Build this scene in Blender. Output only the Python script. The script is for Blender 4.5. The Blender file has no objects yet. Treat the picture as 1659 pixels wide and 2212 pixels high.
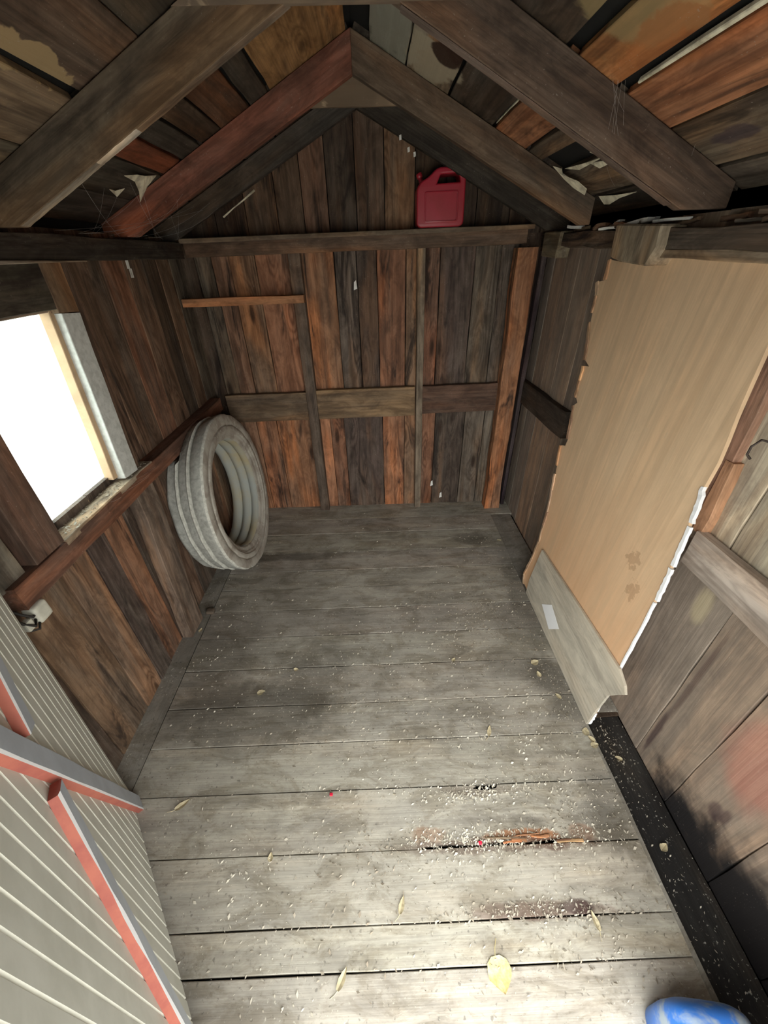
import bpy, bmesh, math, random
from mathutils import Vector, Matrix
random.seed(7)
R = random.Random(11)
S = 1.85                      # the camera's height above the floor in metres; all lengths below are in this unit
SC = bpy.context.scene
COL = SC.collection

# ------------------------------------------------------------------ camera
cam_d = bpy.data.cameras.new('camera'); cam = bpy.data.objects.new('camera', cam_d); COL.objects.link(cam)
SC.camera = cam
def cam_axes(p, y, r):
    cp, sp, cr, sr = math.cos(p), math.sin(p), math.cos(r), math.sin(r)
    fwd = Vector((0, cp, -sp)); up = Vector((0, sp, cp)); rt = Vector((1, 0, 0))
    a, b = cr*rt + sr*up, -sr*rt + cr*up
    Rz = Matrix.Rotation(y, 3, 'Z')
    return Rz @ a, Rz @ b, Rz @ fwd
a, b, c = cam_axes(0.5888, -0.0105, -0.0272)
cam.matrix_world = Matrix(((a.x, b.x, -c.x, 0), (a.y, b.y, -c.y, 0), (a.z, b.z, -c.z, S), (0, 0, 0, 1)))
cam_d.sensor_fit = 'HORIZONTAL'; cam_d.sensor_width = 36.0; cam_d.lens = 831.0/1659*36
cam_d.clip_start = 0.02; cam_d.clip_end = 200

# ------------------------------------------------------------------ sky and exposure
w = bpy.data.worlds.new('overcast_sky'); SC.world = w; w.use_nodes = True
nt = w.node_tree; nt.nodes.clear()
out = nt.nodes.new('ShaderNodeOutputWorld'); bg = nt.nodes.new('ShaderNodeBackground')
bg.inputs['Color'].default_value = (0.965, 0.985, 0.965, 1); bg.inputs['Strength'].default_value = 4.2
nt.links.new(bg.outputs[0], out.inputs[0])
SC.view_settings.view_transform = 'Standard'; SC.view_settings.look = 'None'
SC.view_settings.gamma = 1.0; SC.view_settings.use_curve_mapping = False
SC.view_settings.exposure = 0.98
SC.cycles.max_bounces = 7; SC.cycles.diffuse_bounces = 5; SC.cycles.glossy_bounces = 2
SC.cycles.use_adaptive_sampling = True; SC.cycles.adaptive_threshold = 0.03; SC.cycles.adaptive_min_samples = 16
SC.cycles.sample_clamp_indirect = 6.0
SC.cycles.use_denoising = True
def portal(loc, rot, sx, sy):
    l = bpy.data.lights.new('sky_portal', 'AREA'); l.shape = 'RECTANGLE'; l.size = sx; l.size_y = sy
    o = bpy.data.objects.new('sky_portal', l); COL.objects.link(o); o.location = loc; o.rotation_euler = rot
    l.cycles.is_portal = True
portal((0.125*S, -0.135*S, 0.5*S), (math.radians(90), 0, 0), 0.66*S, 1.05*S)
portal((-0.69*S, 0.74*S, 0.755*S), (0, math.radians(-90), 0), 0.36*S, 0.24*S)

# ------------------------------------------------------------------ colour and materials
def rgb(r, g, b, a=1.0):
    f = lambda c: ((c/255+0.055)/1.055)**2.4 if c/255 > 0.04045 else c/255/12.92
    return (f(r), f(g), f(b), a)
class G:
    def __init__(s, name):
        s.m = bpy.data.materials.new(name); s.m.use_nodes = True; s.t = s.m.node_tree; s.t.nodes.clear()
        s.out = s.n('ShaderNodeOutputMaterial'); s.b = s.n('ShaderNodeBsdfPrincipled'); s.l(s.b.outputs[0], s.out.inputs[0])
    def n(s, typ, **kw):
        x = s.t.nodes.new(typ)
        for k, v in kw.items(): setattr(x, k, v)
        return x
    def l(s, a, b): s.t.links.new(a, b)
    def put(s, sock, v):
        if hasattr(v, 'is_linked') or hasattr(v, 'links'): s.l(v, sock)
        else: sock.default_value = v
    def math(s, op, a, b=0.0, c=0.0, clamp=False):
        x = s.n('ShaderNodeMath', operation=op); x.use_clamp = clamp
        s.put(x.inputs[0], a); s.put(x.inputs[1], b); s.put(x.inputs[2], c); return x.outputs[0]
    def mix(s, f, a, b, mode='MIX'):
        x = s.n('ShaderNodeMix', data_type='RGBA', blend_type=mode); x.clamp_factor = True
        s.put(x.inputs[0], f); s.put(x.inputs[6], a); s.put(x.inputs[7], b); return x.outputs[2]
    def ramp(s, v, lo, hi, a=0.0, b=1.0):
        x = s.n('ShaderNodeMapRange', interpolation_type='SMOOTHSTEP'); s.put(x.inputs[0], v)
        x.inputs[1].default_value = lo; x.inputs[2].default_value = hi; x.inputs[3].default_value = a; x.inputs[4].default_value = b
        return x.outputs[0]
    def scale(s, vec, sx, sy, sz):
        x = s.n('ShaderNodeMapping'); s.l(vec, x.inputs[0]); x.inputs['Scale'].default_value = (sx, sy, sz); return x.outputs[0]
    def noise(s, vec, scale=1.0, detail=3.0, dist=0.0, rough=0.55):
        x = s.n('ShaderNodeTexNoise'); s.l(vec, x.inputs['Vector']); x.inputs['Scale'].default_value = scale
        x.inputs['Detail'].default_value = detail; x.inputs['Distortion'].default_value = dist; x.inputs['Roughness'].default_value = rough
        return x.outputs['Fac']
    def objvec(s):
        tc = s.n('ShaderNodeTexCoord'); oi = s.n('ShaderNodeObjectInfo')
        add = s.n('ShaderNodeVectorMath', operation='ADD'); s.l(tc.outputs['Object'], add.inputs[0])
        k = s.math('MULTIPLY', oi.outputs['Random'], 61.0); cb = s.n('ShaderNodeCombineXYZ')
        s.l(k, cb.inputs[0]); s.l(s.math('MULTIPLY', k, 1.7), cb.inputs[1]); s.l(k, cb.inputs[2]); s.l(cb.outputs[0], add.inputs[1])
        return add.outputs[0], oi
    def bump(s, h, strength=0.4, dist=0.004):
        x = s.n('ShaderNodeBump'); x.inputs['Strength'].default_value = strength; x.inputs['Distance'].default_value = dist
        s.l(h, x.inputs['Height']); s.l(x.outputs[0], s.b.inputs['Normal'])

def wood(name, grain=0.55, stain=0.6, grey=0.4, greycol=(0.16, 0.145, 0.125, 1), fibre=0.35, rough=0.75, knots=True, freq=34.0, bump=0.5, warmk=0.6, mottle=0.8, speck=0.5, kn=0.6, after=None, soot=(0.028, 0.02, 0.016, 1)):
    g = G(name); v, oi = g.objvec(); base = oi.outputs['Color']
    n1 = g.noise(g.scale(v, 0.55, 5.5, 5.5), 1.0, 2.5, 0.35)
    if knots:
        vo = g.n('ShaderNodeTexVoronoi'); g.l(g.scale(v, 1.7, 6.5, 6.5), vo.inputs['Vector']); vo.inputs['Scale'].default_value = 1.0
        kd = vo.outputs['Distance']; kpull = g.ramp(kd, 0.0, 0.42, 0.35, 0.0)
        n1 = g.math('ADD', n1, kpull)
        knot = g.ramp(kd, 0.05, 0.16, kn, 0.0)
    con = g.math('SINE', g.math('MULTIPLY', n1, freq*2)); con = g.math('MULTIPLY_ADD', con, 0.5, 0.5)
    con = g.math('POWER', con, 1.6)
    brk = g.ramp(g.noise(g.scale(v, 0.9, 7, 7), 1.0, 3), 0.35, 0.65)
    fine = g.noise(g.scale(v, 2.2, 130, 130), 1.0, 4, 0.15)
    fin2 = g.noise(g.scale(v, 0.8, 32, 32), 1.0, 4, 0.3)
    col = g.mix(g.math('MULTIPLY', g.math('MULTIPLY', con, brk), grain), base, g.mix(1.0, base, (0.36, 0.30, 0.26, 1), 'MULTIPLY'))
    col = g.mix(g.ramp(fin2, 0.46, 0.66, 0, min(1, fibre*2)), col, g.mix(1.0, base, (0.38, 0.34, 0.32, 1), 'MULTIPLY'))
    fin3 = g.noise(g.scale(v, 0.45, 17, 17), 1.0, 3, 0.5)
    col = g.mix(g.ramp(fin3, 0.55, 0.68, 0, fibre*1.3), col, g.mix(1.0, base, (1.5, 1.4, 1.3, 1), 'MULTIPLY'))
    col = g.mix(g.ramp(fine, 0.42, 0.7, 0, fibre), col, g.mix(1.0, base, (0.3, 0.28, 0.27, 1), 'MULTIPLY'))
    warm = g.ramp(g.noise(g.scale(v, 1.1, 6, 6), 1.0, 3, 0.3), 0.48, 0.68)
    col = g.mix(g.math('MULTIPLY', warm, warmk), col, g.mix(1.0, col, (1.7, 1.22, 0.8, 1), 'MULTIPLY'))
    gm = g.ramp(g.noise(g.scale(v, 1.3, 9, 9), 1.0, 4, 0.6), 0.42, 0.66, 0, grey)
    col = g.mix(gm, col, g.mix(g.ramp(fine, 0.3, 0.7), greycol, (greycol[0]*0.5, greycol[1]*0.5, greycol[2]*0.5, 1)))
    st = g.ramp(g.noise(g.scale(v, 1.5, 9, 9), 1.0, 4, 0.9, 0.7), 0.53, 0.68, 0, stain)
    col = g.mix(st, col, soot)
    if knots: col = g.mix(g.math('MULTIPLY', knot, 0.8), col, (0.03, 0.015, 0.008, 1))
    mott = g.noise(g.scale(v, 5, 13, 13), 1.0, 4, 0.6, 0.72)
    col = g.mix(mottle, col, g.mix(1.0, col, g.mix(g.ramp(mott, 0.32, 0.68), (0.52, 0.49, 0.46, 1), (1.25, 1.22, 1.18, 1)), 'MULTIPLY'))
    if after: col = after(g, col, v)
    dsp = g.math('MULTIPLY', g.ramp(g.noise(v, 150.0, 2), 0.66, 0.74), g.ramp(mott, 0.45, 0.65))
    col = g.mix(g.math('MULTIPLY', dsp, speck), col, (0.42, 0.38, 0.32, 1))
    g.l(col, g.b.inputs['Base Color']); g.b.inputs['Roughness'].default_value = rough
    g.b.inputs['Specular IOR Level'].default_value = 0.25
    h = g.math('ADD', g.math('MULTIPLY', fine, 0.7), g.math('MULTIPLY', fin2, 0.8))
    g.bump(h, bump, 0.0035)
    return g.m

def wpos(g):
    x = g.n('ShaderNodeNewGeometry'); return x.outputs['Position']
def blob(g, pos, cx, cy, rx, ry, nz, soft=0.5, rough=0.5, axis='xy'):
    """a patch with an irregular outline lying on the boards (metres)"""
    sp = g.n('ShaderNodeSeparateXYZ'); g.l(pos, sp.inputs[0])
    u = sp.outputs[0] if axis[0] == 'x' else sp.outputs[1]
    vv = sp.outputs[1] if axis[1] == 'y' else sp.outputs[2]
    dx = g.math('DIVIDE', g.math('SUBTRACT', u, cx*S), rx*S); dy = g.math('DIVIDE', g.math('SUBTRACT', vv, cy*S), ry*S)
    d = g.math('SQRT', g.math('ADD', g.math('MULTIPLY', dx, dx), g.math('MULTIPLY', dy, dy)))
    d = g.math('ADD', d, g.math('MULTIPLY', g.math('SUBTRACT', nz, 0.5), rough*2))
    return g.ramp(d, 1.0-soft*0.5, 1.0+soft*0.5, 1.0, 0.0)

def floor_after(g, col, v):
    p = wpos(g); nz = g.noise(p, 5.0, 5, 0.4, 0.6)
    dust = g.ramp(g.noise(p, 2.2, 4, 0.2), 0.3, 0.7, 0.22, 0.62)
    col = g.mix(dust, col, (0.47, 0.44, 0.38, 1))
    for cx, cy, rx, ry, k in ((-0.36, 0.56, 0.21, 0.085, 0.74), (-0.22, 0.65, 0.12, 0.10, 0.6), (0.36, 0.68, 0.09, 0.05, 0.5), (0.46, 0.625, 0.06, 0.055, 0.8), (0.37, 1.28, 0.08, 0.035, 0.6),
                              (-0.36, 1.2, 0.2, 0.025, 0.8), (-0.12, 0.88, 0.06, 0.03, 0.5), (0.43, 0.82, 0.09, 0.08, 0.45), (-0.45, 0.95, 0.25, 0.22, 0.35), (-0.5, 0.7, 0.1, 0.18, 0.45),
                              (0.5, 0.33, 0.06, 0.1, 0.6), (0.44, 0.3, 0.05, 0.04, 0.5), (0.47, 0.54, 0.05, 0.03, 0.6), (0.2, 0.55, 0.1, 0.03, 0.25), (0.49, 1.0, 0.05, 0.2, 0.6)):
        col = g.mix(g.math('MULTIPLY', blob(g, p, cx, cy, rx, ry, nz, 0.9, 1.0), k*0.8), col, (0.09, 0.078, 0.062, 1))
    nz14 = g.noise(p, 14.0, 5)
    for cx, cy, rx, ry, cc, k in ((0.27, 0.279, 0.075, 0.014, (0.42, 0.2, 0.1, 1), 0.9), (0.08, 0.285, 0.035, 0.016, (0.35, 0.2, 0.12, 1), 0.6), (0.39, 0.283, 0.03, 0.014, (0.3, 0.18, 0.12, 1), 0.6), (0.21, 0.268, 0.2, 0.011, (0.12, 0.07, 0.05, 1), 0.8),
                                  (0.25, 0.173, 0.12, 0.012, (0.16, 0.09, 0.07, 1), 0.7), (0.335, 0.176, 0.03, 0.01, (0.05, 0.02, 0.02, 1), 0.8), (0.21, 0.366, 0.1, 0.012, (0.16, 0.12, 0.09, 1), 0.6)):
        col = g.mix(g.math('MULTIPLY', blob(g, p, cx, cy, rx, ry, nz14, 0.5, 0.9), k), col, cc)
    for cx, cy, rx, ry in ((0.02, 0.22, 0.3, 0.06), (0.1, 0.4, 0.25, 0.04), (-0.2, 0.42, 0.2, 0.05)):
        col = g.mix(g.math('MULTIPLY', blob(g, p, cx, cy, rx, ry, nz, 0.9, 0.7), 0.35), col, (0.46, 0.43, 0.36, 1))
    dirt = g.noise(g.scale(p, 4, 9, 9), 1.0, 6, 0.8, 0.72)
    col = g.mix(g.ramp(dirt, 0.44, 0.62, 0, 0.62), col, g.mix(1.0, col, (0.56, 0.52, 0.45, 1), 'MULTIPLY'))
    scr = g.noise(g.scale(p, 26, 60, 60), 1.0, 3, 1.5, 0.7)
    col = g.mix(g.ramp(scr, 0.56, 0.7, 0, 0.5), col, g.mix(1.0, col, (0.62, 0.59, 0.54, 1), 'MULTIPLY'))
    spk = g.noise(p, 95.0, 2); clump = g.ramp(nz, 0.42, 0.62)
    col = g.mix(g.math('MULTIPLY', g.ramp(spk, 0.64, 0.70), g.math('MULTIPLY_ADD', clump, 0.6, 0.12)), col, (0.62, 0.58, 0.48, 1))
    col = g.mix(g.math('MULTIPLY', g.ramp(g.noise(p, 60.0, 3), 0.63, 0.70), 0.45), col, (0.05, 0.045, 0.04, 1))
    return col
def right_after(g, col, v):
    p = wpos(g); nz = g.noise(p, 6.0, 4, 0.4)
    col = g.mix(0.35, col, (0.33, 0.27, 0.22, 1))
    oil = blob(g, p, -0.06, -0.02, 0.44, 0.19, nz, 0.35, 0.45, 'yz')
    col = g.mix(oil, col, (0.012, 0.010, 0.010, 1))
    for cy, cz, ry, rz, cc, k in ((0.27, 0.30, 0.06, 0.09, (0.42, 0.12, 0.08, 1), 0.4), (0.27, 0.13, 0.012, 0.022, (0.05, 0.03, 0.03, 1), 0.7), (0.255, 0.145, 0.008, 0.02, (0.05, 0.03, 0.03, 1), 0.7), (0.43, 0.10, 0.007, 0.09, (0.05, 0.03, 0.03, 1), 0.8), (0.425, 0.30, 0.006, 0.16, (0.08, 0.05, 0.04, 1), 0.6), (0.49, 0.43, 0.016, 0.04, (0.5, 0.42, 0.26, 1), 0.5)):  # the first, red patch is a lens-flare glow put into the boards' colour
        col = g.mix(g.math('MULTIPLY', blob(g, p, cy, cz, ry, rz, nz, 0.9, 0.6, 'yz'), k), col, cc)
    return col
def roof_after(g, col, v):
    p = wpos(g); nz = g.noise(p, 9.0, 5, 0.4)
    flake = blob(g, p, 0.05, 1.05, 0.065, 0.16, nz, 0.3, 0.9)
    col = g.mix(g.math('MULTIPLY', flake, 0.75), col, (0.30, 0.29, 0.24, 1))
    col = g.mix(g.math('MULTIPLY', blob(g, p, 0.13, 1.12, 0.05, 0.08, nz, 0.3, 0.9), 0.8), col, (0.42, 0.36, 0.26, 1))
    col = g.mix(g.math('MULTIPLY', blob(g, p, 0.15, 1.05, 0.025, 0.05, nz, 0.2, 0.6), 0.95), col, (0.04, 0.018, 0.012, 1))
    col = g.mix(g.math('MULTIPLY', blob(g, p, -0.408, 0.70, 0.020, 0.12, nz, 0.15, 1.3), 0.9), col, (0.36, 0.25, 0.13, 1))
    col = g.mix(g.math('MULTIPLY', blob(g, p, 0.31, 0.62, 0.05, 0.14, nz, 0.3, 0.9), 0.6), col, (0.36, 0.27, 0.13, 1))
    col = g.mix(g.math('MULTIPLY', blob(g, p, 0.51, 0.73, 0.012, 0.04, nz, 0.4, 1.2), 0.7), col, (0.05, 0.035, 0.045, 1))
    col = g.mix(g.math('MULTIPLY', blob(g, p, 0.36, 0.70, 0.03, 0.1, nz, 0.2, 0.9), 0.6), col, (0.34, 0.12, 0.04, 1))
    return col

M = {}
M['wall'] = wood('weathered_wall_boards', grain=0.8, stain=0.9, grey=0.4, fibre=0.24, greycol=(0.2, 0.165, 0.13, 1), bump=0.8, kn=1.0)
M['left'] = wood('left_wall_boards', warmk=0.12, grain=0.7, stain=0.8, grey=0.6, fibre=0.28, greycol=(0.155, 0.13, 0.105, 1), kn=0.9)
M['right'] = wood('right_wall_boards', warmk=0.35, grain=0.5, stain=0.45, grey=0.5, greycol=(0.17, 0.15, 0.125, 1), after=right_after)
M['roof'] = wood('roof_boards', grain=0.5, stain=0.7, grey=0.3, greycol=(0.12, 0.105, 0.085, 1), after=roof_after)
M['beam'] = wood('framing_timber', grain=0.35, stain=0.45, grey=0.4, fibre=0.25, greycol=(0.13, 0.11, 0.09, 1), freq=20)
M['floor'] = wood('dusty_floor_planks', warmk=0.2, grain=0.35, stain=0.25, grey=0.4, greycol=(0.33, 0.315, 0.275, 1), fibre=0.22, rough=0.85, freq=40, knots=True, bump=0.35, after=floor_after, soot=(0.07, 0.06, 0.05, 1))
M['rot'] = wood('rotten_timber', grain=0.6, stain=1.0, grey=0.6, greycol=(0.1, 0.09, 0.075, 1), bump=1.0, rough=0.95)
def oily(g, col, v):
    p = wpos(g)
    col = g.mix(g.ramp(g.noise(p, 3.0, 5, 0.5), 0.3, 0.75, 0.93, 0.6), col, (0.014, 0.013, 0.013, 1))
    return g.mix(g.math('MULTIPLY', g.ramp(g.noise(p, 80.0, 2), 0.66, 0.72), 0.7), col, (0.4, 0.38, 0.33, 1))
M['oily'] = wood('oil_blackened_sill', grain=0.3, stain=0.3, grey=0.3, rough=0.55, after=oily)
def ply_after(g, col, v):
    p = wpos(g)
    sp = g.n('ShaderNodeSeparateXYZ'); g.l(p, sp.inputs[0])
    col = g.mix(g.ramp(g.math('ADD', sp.outputs[2], g.math('MULTIPLY', g.noise(p, 3.0, 4), 0.5)), 0.5, 1.5, 0.6, 0.0), col, (0.68, 0.37, 0.19, 1))
    streak = g.noise(g.scale(p, 3, 22, 1.4), 1.0, 3, 0.6)
    col = g.mix(g.ramp(streak, 0.4, 0.75, 0, 0.5), col, (0.56, 0.39, 0.24, 1))
    scuff = g.noise(g.scale(p, 8, 30, 12), 1.0, 4, 1.0)
    col = g.mix(g.ramp(scuff, 0.66, 0.74, 0, 0.5), col, (0.66, 0.5, 0.33, 1))
    nz = g.noise(p, 40, 4)
    for cy, cz, ry, rz in ((0.62, 0.44, 0.018, 0.02), (0.585, 0.385, 0.016, 0.02)):
        col = g.mix(g.math('MULTIPLY', blob(g, p, cy, cz, ry, rz, nz, 0.3, 1.8, 'yz'), 0.4), col, (0.30, 0.16, 0.08, 1))
    return col
M['ply'] = wood('tan_plywood', mottle=0.15, speck=0.15, grain=0.08, stain=0.0, grey=0.0, fibre=0.08, warmk=0.08, rough=0.6, knots=False, freq=16, bump=0.12, after=ply_after)
M['plyedge'] = wood('splintered_edge', grain=0.3, stain=0.15, grey=0.1, fibre=0.3, rough=0.85, knots=False)
M['greyboard'] = wood('grey_panel', mottle=0.4, warmk=0.1, grain=0.1, stain=0.15, grey=0.3, fibre=0.1, rough=0.8, knots=False, greycol=(0.38, 0.345, 0.29, 1), bump=0.1)

def simple(name, col, rough=0.6, var=0.25, scale=12.0, col2=None, bump=0.15, spec=0.3, bscale=60.0, vary=(0.35, 0.7)):
    g = G(name); v, oi = g.objvec(); n = g.noise(v, scale, 5, 0.3, 0.6)
    c2 = col2 or tuple(x*(1-var) for x in col[:3])+(1,)
    c = g.mix(g.ramp(n, *vary), col, c2)
    g.l(c, g.b.inputs['Base Color']); g.b.inputs['Roughness'].default_value = rough; g.b.inputs['Specular IOR Level'].default_value = spec
    g.bump(g.noise(v, bscale, 3), bump, 0.002); return g.m
M['tyre'] = simple('dusty_grey_rubber', (0.50, 0.50, 0.45, 1), 0.9, 0.3, 40.0, (0.34, 0.335, 0.30, 1), 1.0, 0.1, 130.0)
M['tyreridge'] = simple('pale_rib_edge', (0.62, 0.61, 0.54, 1), 0.9, 0.3, 50.0, (0.42, 0.41, 0.36, 1), 0.8)  # paler tone along the raised rib edges
def tyre_dirt():
    g = G('dusty_grey_rubber_side'); v, oi = g.objvec(); 
    c = g.mix(g.ramp(g.noise(v, 10, 5, 0.5), 0.35, 0.7), (0.44, 0.41, 0.35, 1), (0.28, 0.24, 0.195, 1))
    c = g.mix(g.ramp(g.noise(v, 45, 4), 0.6, 0.7, 0, 0.6), c, (0.6, 0.57, 0.5, 1))
    g.l(c, g.b.inputs['Base Color']); g.b.inputs['Roughness'].default_value = 0.95; g.bump(g.noise(v, 70, 4), 0.9, 0.004); return g.m
M['tyreside'] = tyre_dirt()
M['tyrein'] = simple('tyre_lining', (0.38, 0.40, 0.37, 1), 0.8, 0.3, 4.0, (0.44, 0.37, 0.22, 1), 0.2, 0.15)
M['doorpaint'] = simple('tan_grey_door_paint', (0.60, 0.60, 0.53, 1), 0.6, 0.15, 8.0, (0.52, 0.52, 0.45, 1), 0.2, 0.3)
M['groove'] = simple('pale_groove_paint', (0.68, 0.67, 0.58, 1), 0.6, 0.1, 20.0)
M['bracegrey'] = simple('grey_blue_trim_paint', (0.47, 0.505, 0.55, 1), 0.45, 0.15, 9.0)
M['bracewhite'] = simple('white_trim_paint', (0.88, 0.88, 0.88, 1), 0.5, 0.05)
M['bracered'] = simple('brick_red_trim_paint', (0.46, 0.145, 0.10, 1), 0.6, 0.2, 14.0, (0.36, 0.10, 0.08, 1))
M['white'] = simple('white_flaked_paint', (0.80, 0.79, 0.74, 1), 0.7, 0.3, 30.0, (0.45, 0.42, 0.36, 1), 0.4, vary=(0.55, 0.75))
M['casing'] = simple('white_window_casing', (0.66, 0.67, 0.63, 1), 0.7, 0.3, 40.0, (0.50, 0.51, 0.47, 1), 0.4)
M['tanstop'] = simple('tan_window_stop', (0.52, 0.36, 0.22, 1), 0.7, 0.2)
M['paper'] = simple('torn_roof_paper', (0.85, 0.79, 0.6, 1), 0.8, 0.3, 20.0, (0.4, 0.35, 0.25, 1), 0.3)  # kept extra pale: skylight on scraps and board edges put into the colour
M['deck'] = simple('black_roofing_felt', (0.012, 0.012, 0.011, 1), 0.95, 0.2)
M['dark'] = simple('cavity_shade', (0.008, 0.008, 0.008, 1), 1.0, 0.1)  # near-black: shade of gaps and hollows put into the colour
M['bounce_ground'] = simple('pale_bounce_ground', (0.50, 0.49, 0.46, 1), 0.9, 0.15, 3.0)
M['red'] = simple('red_plastic', (0.42, 0.022, 0.045, 1), 0.36, 0.15, 5.0, (0.34, 0.02, 0.03, 1), 0.08, 0.5)
M['blue'] = simple('blue_plastic', (0.03, 0.16, 0.55, 1), 0.4, 0.2, 11.0, (0.30, 0.36, 0.42, 1), 0.15, 0.5, vary=(0.45, 0.62))
M['ivory'] = simple('ivory_plastic', (0.62, 0.60, 0.50, 1), 0.5, 0.2, 30.0)
M['cable'] = simple('black_cable', (0.04, 0.035, 0.03, 1), 0.7)
M['leaf'] = simple('yellow_leaf', (0.74, 0.66, 0.36, 1), 0.6, 0.2, 40.0, (0.55, 0.40, 0.15, 1), 0.3)
M['leafpale'] = simple('pale_dry_leaf', (0.55, 0.47, 0.30, 1), 0.7, 0.3, 40.0)
M['chaff'] = simple('pale_wood_chaff', (0.72, 0.67, 0.55, 1), 0.8, 0.5, 1.7, (0.28, 0.23, 0.17, 1))
M['redbit'] = simple('red_plastic_bit', (0.8, 0.02, 0.06, 1), 0.5)
M['metal'] = simple('rusty_nail_metal', (0.08, 0.06, 0.05, 1), 0.6)
g = G('cobweb_silk'); g.b.inputs['Base Color'].default_value = (0.55, 0.53, 0.5, 1); g.b.inputs['Roughness'].default_value = 0.7; M['web'] = g.m
g = G('window_glass'); g.t.nodes.remove(g.b)
tr = g.n('ShaderNodeBsdfTransparent'); gl = g.n('ShaderNodeBsdfGlossy'); tl = g.n('ShaderNodeBsdfTranslucent')
tr.inputs[0].default_value = (0.96, 1, 0.99, 1); gl.inputs['Roughness'].default_value = 0.1; tl.inputs[0].default_value = (0.9, 0.97, 0.95, 1)
m1 = g.n('ShaderNodeMixShader'); m2 = g.n('ShaderNodeMixShader'); m1.inputs[0].default_value = 0.35; m2.inputs[0].default_value = 0.04
g.l(tr.outputs[0], m1.inputs[1]); g.l(tl.outputs[0], m1.inputs[2]); g.l(m1.outputs[0], m2.inputs[1]); g.l(gl.outputs[0], m2.inputs[2]); g.l(m2.outputs[0], g.out.inputs[0])
M['glass'] = g.m

# ------------------------------------------------------------------ object helpers
def link(o, parent=None, M4=None):
    COL.objects.link(o)
    if parent is not None:
        o.parent = parent; o.matrix_parent_inverse = Matrix.Translation(-parent.location) if not parent.get('_r') else parent.matrix_basis.inverted()
    if M4 is not None: o.matrix_basis = M4
    return o
def empty(name, loc=(0, 0, 0), kind=None, label=None, cat=None, group=None):
    o = bpy.data.objects.new(name, None); o.empty_display_size = 0.1; COL.objects.link(o); o.location = [c*S for c in loc]
    tag(o, label, cat, group, kind); return o
def tag(o, label=None, cat=None, group=None, kind=None):
    for k, v in (('label', label), ('category', cat), ('group', group), ('kind', kind)):
        if v: o[k] = v
    return o
def frame(o, ex, ey, ez):
    return Matrix(((ex.x, ey.x, ez.x, o.x), (ex.y, ey.y, ez.y, o.y), (ex.z, ey.z, ez.z, o.z), (0, 0, 0, 1)))
def mesh_obj(name, verts, faces, mat, parent=None, M4=None, color=None, smooth=False, mats=None, fmi=None):
    me = bpy.data.meshes.new(name); me.from_pydata([tuple(v) for v in verts], [], faces); me.update()
    for m in (mats or [mat]): me.materials.append(m)
    if fmi:
        for p, i in zip(me.polygons, fmi): p.material_index = i
    if smooth:
        for p in me.polygons: p.use_smooth = True
    o = bpy.data.objects.new(name, me)
    if color: o.color = color
    return link(o, parent, M4)
V = Vector
def tint(c, k=0.12):
    f = 1+R.uniform(-k, k); return (c[0]*f, c[1]*f*(1+R.uniform(-.04, .04)), c[2]*f, 1)
def plank(name, parent, p0, p1, wdir, width, thick, mat, color, seg=5, jit=0.0012, cham=0.0012, sag=0.0, tcol=0.12, twist=0.0):
    """a sawn board from p0 to p1 (centres of its show face), wdir across it; the body lies behind the show face."""
    p0 = V(p0)*S; p1 = V(p1)*S; wd = V(wdir).normalized(); L = (p1-p0).length; ex = (p1-p0).normalized()
    wd = (wd - ex*wd.dot(ex)).normalized(); ez = ex.cross(wd)
    w2, t, c, j = width*S/2, thick*S, cham*S, jit*S
    vs, fs = [], []
    for i in range(seg+1):
        x = L*i/seg; jl, jr = R.uniform(-j, j), R.uniform(-j, j); z = R.uniform(-j, j)*0.5 - sag*S*4*(i/seg)*(1-i/seg)
        tw = twist*S*(i/seg-0.5)
        for y, zz in ((-w2+jl, -t), (w2+jr, -t), (w2+jr, -c), (w2+jr-c, 0), (-w2+jl+c, 0), (-w2+jl, -c)):
            vs.append((x, y, z+zz+tw*(y/w2 if w2 else 0)))
    for i in range(seg):
        a = i*6; b = a+6
        for k in range(6):
            k2 = (k+1) % 6; fs.append((a+k, a+k2, b+k2, b+k))
    fs.append(tuple(range(5, -1, -1))); fs.append(tuple(seg*6+k for k in range(6)))
    fs = [f[::-1] for f in fs]
    return mesh_obj(name, vs, fs, mat, parent, frame(p0, ex, wd, ez), tint(color, tcol))
def slab(name, parent, pts, ex, nrm, thick, mat, color, tcol=0.1, bevel=0.0):
    """flat piece: outline pts on its show face (world, H units), grain along ex, normal nrm, body behind"""
    P = [V(p)*S for p in pts]; ex = V(ex).normalized(); n = V(nrm).normalized(); ex = (ex-n*ex.dot(n)).normalized(); ey = n.cross(ex)
    o = P[0]; loc = [((p-o).dot(ex), (p-o).dot(ey)) for p in P]
    area = sum(loc[i][0]*loc[(i+1) % len(loc)][1]-loc[(i+1) % len(loc)][0]*loc[i][1] for i in range(len(loc)))
    if area < 0: loc = loc[::-1]
    k = len(loc); vs = [(x, y, 0) for x, y in loc]+[(x, y, -thick*S) for x, y in loc]
    fs = [tuple(range(k)), tuple(range(2*k-1, k-1, -1))]+[(i, k+i, k+(i+1) % k, (i+1) % k) for i in range(k)]
    ob = mesh_obj(name, vs, fs, mat, parent, frame(o, ex, ey, n), tint(color, tcol))
    if bevel:
        bm = bmesh.new(); bm.from_mesh(ob.data); bmesh.ops.bevel(bm, geom=[e for e in bm.edges], offset=bevel*S, segments=1, affect='EDGES'); bm.to_mesh(ob.data); bm.free()
    return ob
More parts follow.
